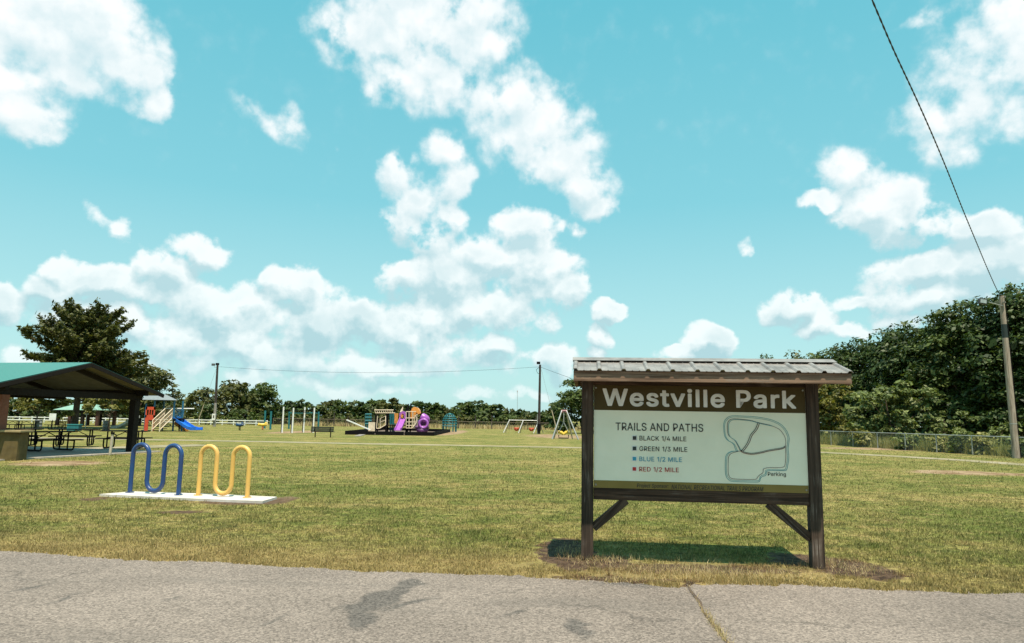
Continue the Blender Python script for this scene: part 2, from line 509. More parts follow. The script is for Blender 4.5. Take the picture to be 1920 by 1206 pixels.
def lawn_colour(nt, ground=False):
    pos = nt.nodes.new('ShaderNodeNewGeometry').outputs['Position']
    flat = vmth(nt, 'MULTIPLY', pos, (1, 1, 0))
    n1 = noise(nt, flat, 0.28, 5, 0.62)
    n2 = noise(nt, flat, 1.7, 4, 0.6)
    n3 = noise(nt, mapping(nt, flat, (0.25, 1.0, 1)), 0.35, 4, 0.6)
    f = mth(nt, 'ADD', mth(nt, 'ADD', mth(nt, 'MULTIPLY', n1, 0.4), mth(nt, 'MULTIPLY', n2, 0.32)), mth(nt, 'MULTIPLY', n3, 0.28))
    col = mix(nt, ramp(nt, f, 0.42, 0.56), GREEN, OLIVE)
    col = mix(nt, ramp(nt, f, 0.52, 0.64, 0, 0.75), col, STRAW)
    n4 = noise(nt, mapping(nt, flat, (0.55, 1.0, 1), (7, 3, 0)), 2.6, 5, 0.68)
    col = mix(nt, ramp(nt, n4, 0.50, 0.66, 0, 0.8), col, (0.075, 0.088, 0.024))
    n5 = noise(nt, flat, 11.0, 4, 0.65)
    col = mix(nt, 1.0, col, ramp(nt, n5, 0.36, 0.62, 0.55, 1.34), 'MULTIPLY')
    col = mix(nt, ramp(nt, n4, 0.34, 0.46, 0.55, 0.0), col, (0.36, 0.265, 0.12))
    d = mth(nt, 'SUBTRACT', vmth(nt, 'DOT_PRODUCT', flat, tuple(RN)), RC)
    dry = ramp(nt, mth(nt, 'ADD', d, mth(nt, 'MULTIPLY', mth(nt, 'SUBTRACT', n2, 0.5), 2.4)), 0.1, 1.9, 0.78, 0.0)
    left = ramp(nt, mth(nt, 'MULTIPLY', 1.0, vmth(nt, 'DOT_PRODUCT', flat, (1, 0, 0))), 2.5, 5.0, 1.0, 0.55)
    col = mix(nt, mth(nt, 'MULTIPLY', dry, left), col, STRAW)
    wv = vmth(nt, 'ADD', flat, vmth(nt, 'SCALE', vmth(nt, 'SUBTRACT', noise(nt, flat, 2.5, 4, .6, out=1), (.5, .5, .5)), scale=0.6))
    wv = vmth(nt, 'MULTIPLY', wv, (1, 1, 0))
    dm = blobs(nt, wv, DIRT_SHADE, 0.1)
    dm = ramp(nt, mth(nt, 'ADD', dm, mth(nt, 'MULTIPLY', mth(nt, 'SUBTRACT', noise(nt, flat, 6.0, 4, .7), .55), mth(nt, 'MULTIPLY', ramp(nt, dm, 0.0, 0.15), .9))), 0.12, 0.36)
    dcol = mix(nt, ramp(nt, noise(nt, flat, 9, 5, .7), 0.35, 0.65), (0.034, 0.021, 0.014), (0.125, 0.080, 0.052))
    far = ramp(nt, vmth(nt, 'DOT_PRODUCT', flat, (0, 1, 0)), 11.0, 20.0)
    dcol = mix(nt, far, dcol, mix(nt, ramp(nt, noise(nt, flat, 1.2, 5, .7), .35, .65), (0.17, 0.105, 0.055), (0.34, 0.245, 0.155)))
    return col, dm, dcol, flat, d


GREEN = (0.130, 0.148, 0.034); OLIVE = (0.245, 0.212, 0.068); STRAW = (0.33, 0.235, 0.100)

LAWN, nt, b = new_mat('lawn')
col, dm, dcol, flat, dd = lawn_colour(nt)
fine = noise(nt, flat, 38, 4, 0.75)
mid = noise(nt, mapping(nt, flat, (0.35, 1, 1)), 5.0, 5, 0.7)
sh = mth(nt, 'ADD', mth(nt, 'MULTIPLY', fine, 0.5), mth(nt, 'MULTIPLY', mid, 0.5))
col = mix(nt, 1.0, col, ramp(nt, sh, 0.36, 0.62, 0.55, 1.15), 'MULTIPLY')
nt.links.new(mix(nt, dm, col, dcol), b.inputs['Base Color'])
b.inputs['Roughness'].default_value = 0.95; b.inputs['Specular IOR Level'].default_value = 0.1
bump(nt, b, sh, 0.9, 0.05)

BLADE, nt, b = new_mat('grass_blades')
col, dm, dcol, flat, dd = lawn_colour(nt)
rnd = nt.nodes.new('ShaderNodeNewGeometry').outputs['Random Per Island']
col = mix(nt, ramp(nt, rnd, 0.72, 0.98, 0, 0.85), col, (0.42, 0.33, 0.14))
col = mix(nt, 1.0, col, ramp(nt, mth(nt, 'FRACT', mth(nt, 'MULTIPLY', rnd, 7.31)), 0, 1, 0.65, 1.35, 'LINEAR'), 'MULTIPLY')
col = mix(nt, mth(nt, 'MULTIPLY', dm, 0.8), col, (0.27, 0.165, 0.080))
nt.links.new(col, b.inputs['Base Color'])
b.inputs['Roughness'].default_value = 0.6; b.inputs['Specular IOR Level'].default_value = 0.25
tr = nt.nodes.new('ShaderNodeBsdfTranslucent'); nt.links.new(col, tr.inputs[0])
ms = nt.nodes.new('ShaderNodeMixShader'); ms.inputs[0].default_value = 0.3
nt.links.new(b.outputs[0], ms.inputs[1]); nt.links.new(tr.outputs[0], ms.inputs[2])
nt.links.new(ms.outputs[0], nt.nodes['Material Output'].inputs[0])

STRAWM = leaf_mat('dry_straw', (0.30, 0.20, 0.09), (0.50, 0.38, 0.19), (0.62, 0.50, 0.29), trans=0.2)

# ---- asphalt
ASPH, nt, b = new_mat('worn_asphalt')
pos = nt.nodes.new('ShaderNodeNewGeometry').outputs['Position']
flat = vmth(nt, 'MULTIPLY', pos, (1, 1, 0))
vo = nt.nodes.new('ShaderNodeTexVoronoi'); vo.inputs['Scale'].default_value = 58; nt.links.new(flat, vo.inputs['Vector'])
chip = nt.nodes.new('ShaderNodeSeparateColor'); nt.links.new(vo.outputs['Color'], chip.inputs[0])
fine = noise(nt, flat, 55, 5, 0.8)
big = noise(nt, flat, 0.55, 5, 0.6)
col = mix(nt, ramp(nt, chip.outputs[0], 0.0, 1.0, 0, 1, 'LINEAR'), (0.045, 0.037, 0.032), (0.345, 0.283, 0.240))
col = mix(nt, 0.5, col, mix(nt, ramp(nt, fine, 0.35, 0.65), (0.085, 0.070, 0.060), (0.305, 0.250, 0.212)))
col = mix(nt, 1.0, col, ramp(nt, big, 0.3, 0.7, 0.84, 1.12), 'MULTIPLY')
pit = noise(nt, flat, 26, 3, 0.7)
col = mix(nt, ramp(nt, pit, 0.62, 0.70, 0, 0.7), col, (0.05, 0.042, 0.036))
wear = noise(nt, mapping(nt, flat, (0.25, 1.6, 1), rot=(0, 0, R(11))), 0.8, 4, 0.6)
col = mix(nt, ramp(nt, wear, 0.52, 0.70, 0, 0.35), col, (0.10, 0.088, 0.078))
wv = vmth(nt, 'ADD', flat, vmth(nt, 'SCALE', vmth(nt, 'SUBTRACT', noise(nt, flat, 1.8, 5, .6, out=1), (.5, .5, .5)), scale=0.5))
wv = vmth(nt, 'MULTIPLY', wv, (1, 1, 0))


def seg(x0, y0, x1, y1, wpx, w=1.0):
    a = gp(x0, y0); c = gp(x1, y1); m_ = (a + c) / 2; dv = c - a
    wd = gp(m_x(x0, x1) + wpx, (y0 + y1) / 2) - gp(m_x(x0, x1), (y0 + y1) / 2)
    return (m_.x, m_.y, dv.length * 0.75, wd.length * 1.3, math.atan2(dv.y, dv.x), w)


def m_x(a, c):
    return (a + c) / 2


st = blobs(nt, wv, [seg(790, 1088, 740, 1112, 26), seg(745, 1108, 670, 1150, 42), seg(690, 1125, 770, 1108, 22), seg(680, 1145, 660, 1190, 30, .85), seg(840, 1115, 690, 1150, 18, .6),
                    seg(1060, 1160, 1110, 1206, 30, .75), seg(0, 1115, 130, 1090, 20, .5), seg(90, 1140, 160, 1110, 16, .45), seg(930, 1165, 1000, 1140, 14, .45), seg(300, 1135, 350, 1118, 12, .45), seg(1100, 1092, 1240, 1103, 40, .6),
                    seg(1640, 1150, 1700, 1160, 14, .35), seg(440, 1190, 560, 1150, 14, .4)], 0.1)
stm = ramp(nt, mth(nt, 'ADD', st, mth(nt, 'MULTIPLY', mth(nt, 'SUBTRACT', noise(nt, flat, 7, 4, .65), .5), .5)), 0.14, 0.5)
col = mix(nt, mth(nt, 'MULTIPLY', stm, 0.76), col, mix(nt, chip.outputs[0], (0.042, 0.038, 0.035), (0.115, 0.103, 0.093)))
# fine wandering cracks
cv = nt.nodes.new('ShaderNodeTexVoronoi'); cv.feature = 'DISTANCE_TO_EDGE'; cv.inputs['Scale'].default_value = 0.42
nt.links.new(vmth(nt, 'ADD', flat, vmth(nt, 'SCALE', noise(nt, flat, 1.6, 5, .65, out=1), scale=1.1)), cv.inputs['Vector'])
ck = ramp(nt, cv.outputs['Distance'], 0.003, 0.014, 1.0, 0.0)
ck = mth(nt, 'MULTIPLY', ck, ramp(nt, noise(nt, flat, 0.9, 3), 0.48, 0.6, 0.0, 0.55))
col = mix(nt, ck, col, (0.07, 0.06, 0.052))
nt.links.new(col, b.inputs['Base Color'])
b.inputs['Roughness'].default_value = 0.9; b.inputs['Specular IOR Level'].default_value = 0.2
bump(nt, b, mth(nt, 'ADD', chip.outputs[1], fine), 0.55, 0.006)

# lawn to the horizon, one sheet
mb = MB()
mb.add([(-2500, -400, 0), (2500, -400, 0), (2500, 4500, 0), (-2500, 4500, 0)], [(0, 1, 2, 3)])
tag(mb.build('lawn', LAWN), kind='structure')
# road: strip behind the ragged edge towards and behind the camera
V = [(x, y, 0.012) for x, y in zip(ex, ey)] + [(x, -14 - 0.0 * y, 0.012) for x, y in zip(ex, ey)]
n = len(ex)
mb = MB(); mb.add(V, [(i, i + n, i + n + 1, i + 1) for i in range(n - 1)])
tag(mb.build('road', ASPH), kind='structure')


def ribbon(name, px, width, mat, z):
    P = [gp(*p) for p in px]
    vs = []; fs = []
    for i, p in enumerate(P):
        d = (P[min(i + 1, len(P) - 1)] - P[max(i - 1, 0)]).normalized()
        nrm = Vector((-d.y, d.x, 0))
        vs += [p + nrm * width / 2 + Vector((0, 0, z)), p - nrm * width / 2 + Vector((0, 0, z))]
    for i in range(len(P) - 1):
        fs.append((2 * i, 2 * i + 1, 2 * i + 3, 2 * i + 2))
    mb = MB(); mb.add(vs, fs)
    return tag(mb.build(name, mat), kind='structure')


PATHM = M('trail_concrete', (0.30, 0.25, 0.17), 0.9, c2=(0.20, 0.17, 0.085), scale=0.5, bmp=0.3, bscale=12)
PATH_PX = [(-100, 820), (120, 822), (300, 825), (450, 827.5), (620, 831), (860, 835.5), (1100, 840), (1320, 843), (1450, 845), (1540, 848.5), (1700, 857), (1800, 863), (1920, 871.5), (2100, 884)]
ribbon('walking_trail', PATH_PX, 1.7, PATHM, 0.008)
ribbon('side_path', [(-60, 846), (150, 843), (260, 839), (345, 836), (390, 835)], 2.0, PATHM, 0.016)


# ------------------------------------------------------------------ park sign
th = R(-6.0)
SIGN = thing('park_sign', (2.215, 8.46, 0), 'big wooden park name board with trail map under a ribbed metal roof', 'park sign', rz=th)
for sx in (-1, 1):
    MB().box((sx * 1.295, 0.0, 1.06), (0.14, 0.14, 2.12), bev=0.006).build('post', WOOD_Z, SIGN, True)
MB().box((0, 0.0, 0.755), (2.446, 0.09, 0.135), bev=0.005).build('bottom_rail', WOOD_X, SIGN, True)
MB().box((0.0, 0.0, 2.077), (2.446, 0.09, 0.09), bev=0.005).build('top_rail', WOOD_X, SIGN, True)
MB().beam((-1.225, 0.0, 0.36), (-0.84, 0.0, 0.69), 0.085, 0.095, bev=0.004).build('brace', WOOD_B1, SIGN, True)
MB().beam((1.225, 0.0, 0.33), (0.78, 0.0, 0.69), 0.085, 0.095, bev=0.004).build('brace', WOOD_B2, SIGN, True)
PZ0, PZ1, PW = 0.825, 2.03, 2.44
PANELM, nt, b = new_mat('printed_panel')
t = nt.nodes.new('ShaderNodeTexCoord').outputs['Object']
nt.links.new(mix(nt, ramp(nt, noise(nt, t, 1.6, 4, .6), .35, .7), (0.84, 0.83, 0.68), (0.76, 0.76, 0.61)), b.inputs['Base Color'])
b.inputs['Roughness'].default_value = 0.22
bump(nt, b, noise(nt, mapping(nt, t, (0.6, 1, 3.0)), 3.0, 2), 0.08, 0.05)
HEADM = M('brown_band_print', (0.080, 0.054, 0.017), 0.5, c2=(0.064, 0.044, 0.013), scale=2, spec=.15)
FOOTM = M('olive_band_print', (0.25, 0.18, 0.055), 0.5, c2=(0.21, 0.15, 0.046), scale=2, spec=.15)
INK_W = M('white_print', (0.82, 0.80, 0.77), 0.4)
INK_K = M('dark_print', (0.022, 0.020, 0.018), 0.45)
INK_G = M('dark_green_print', (0.012, 0.030, 0.025), 0.45)
INK_B = M('blue_print', (0.02, 0.30, 0.46), 0.45)
INK_R = M('red_print', (0.46, 0.014, 0.012), 0.45)
INK_T = M('teal_print', (0.12, 0.36, 0.38), 0.45)
INK_P = M('plum_print', (0.10, 0.035, 0.045), 0.45)
YF = -0.045          # front face of the panel
panel = MB().box((0, YF + 0.02, (PZ0 + PZ1) / 2), (PW, 0.04, PZ1 - PZ0)).build('panel', PANELM, SIGN, True)
HH = 0.247 * (PZ1 - PZ0); FH = 0.072 * (PZ1 - PZ0)
MB().box((0, YF - 0.0015, PZ1 - HH / 2), (PW - 0.004, 0.003, HH)).build('header_band', HEADM, panel, True)
MB().box((0, YF - 0.0015, PZ0 + FH / 2), (PW - 0.004, 0.003, FH)).build('footer_band', FOOTM, panel, True)

SCREW = M('screw_steel', (.30, .29, .27), .4, metal=.8)
for sx in (-1.195, 1.195):
    for zz in (PZ0 + .035, PZ1 - .035):
        MB().tube([(sx, YF - .001, zz), (sx, YF - .009, zz)], .011, 10).build('screw', SCREW, panel, True)


def pq(x, y):
    """print layout measured on the board -> panel coordinates"""
    u = 0.5; v = 0.5
    for _ in range(6):
        xl = 157 + 3 * v; xr = 1680 + 42 * v
        u = (x - xl) / (xr - xl)
        yt = 95; yb = 865 + 11 * u
        v = (y - yt) / (yb - yt)
    return (-PW / 2 + u * PW, PZ1 - v * (PZ1 - PZ0))


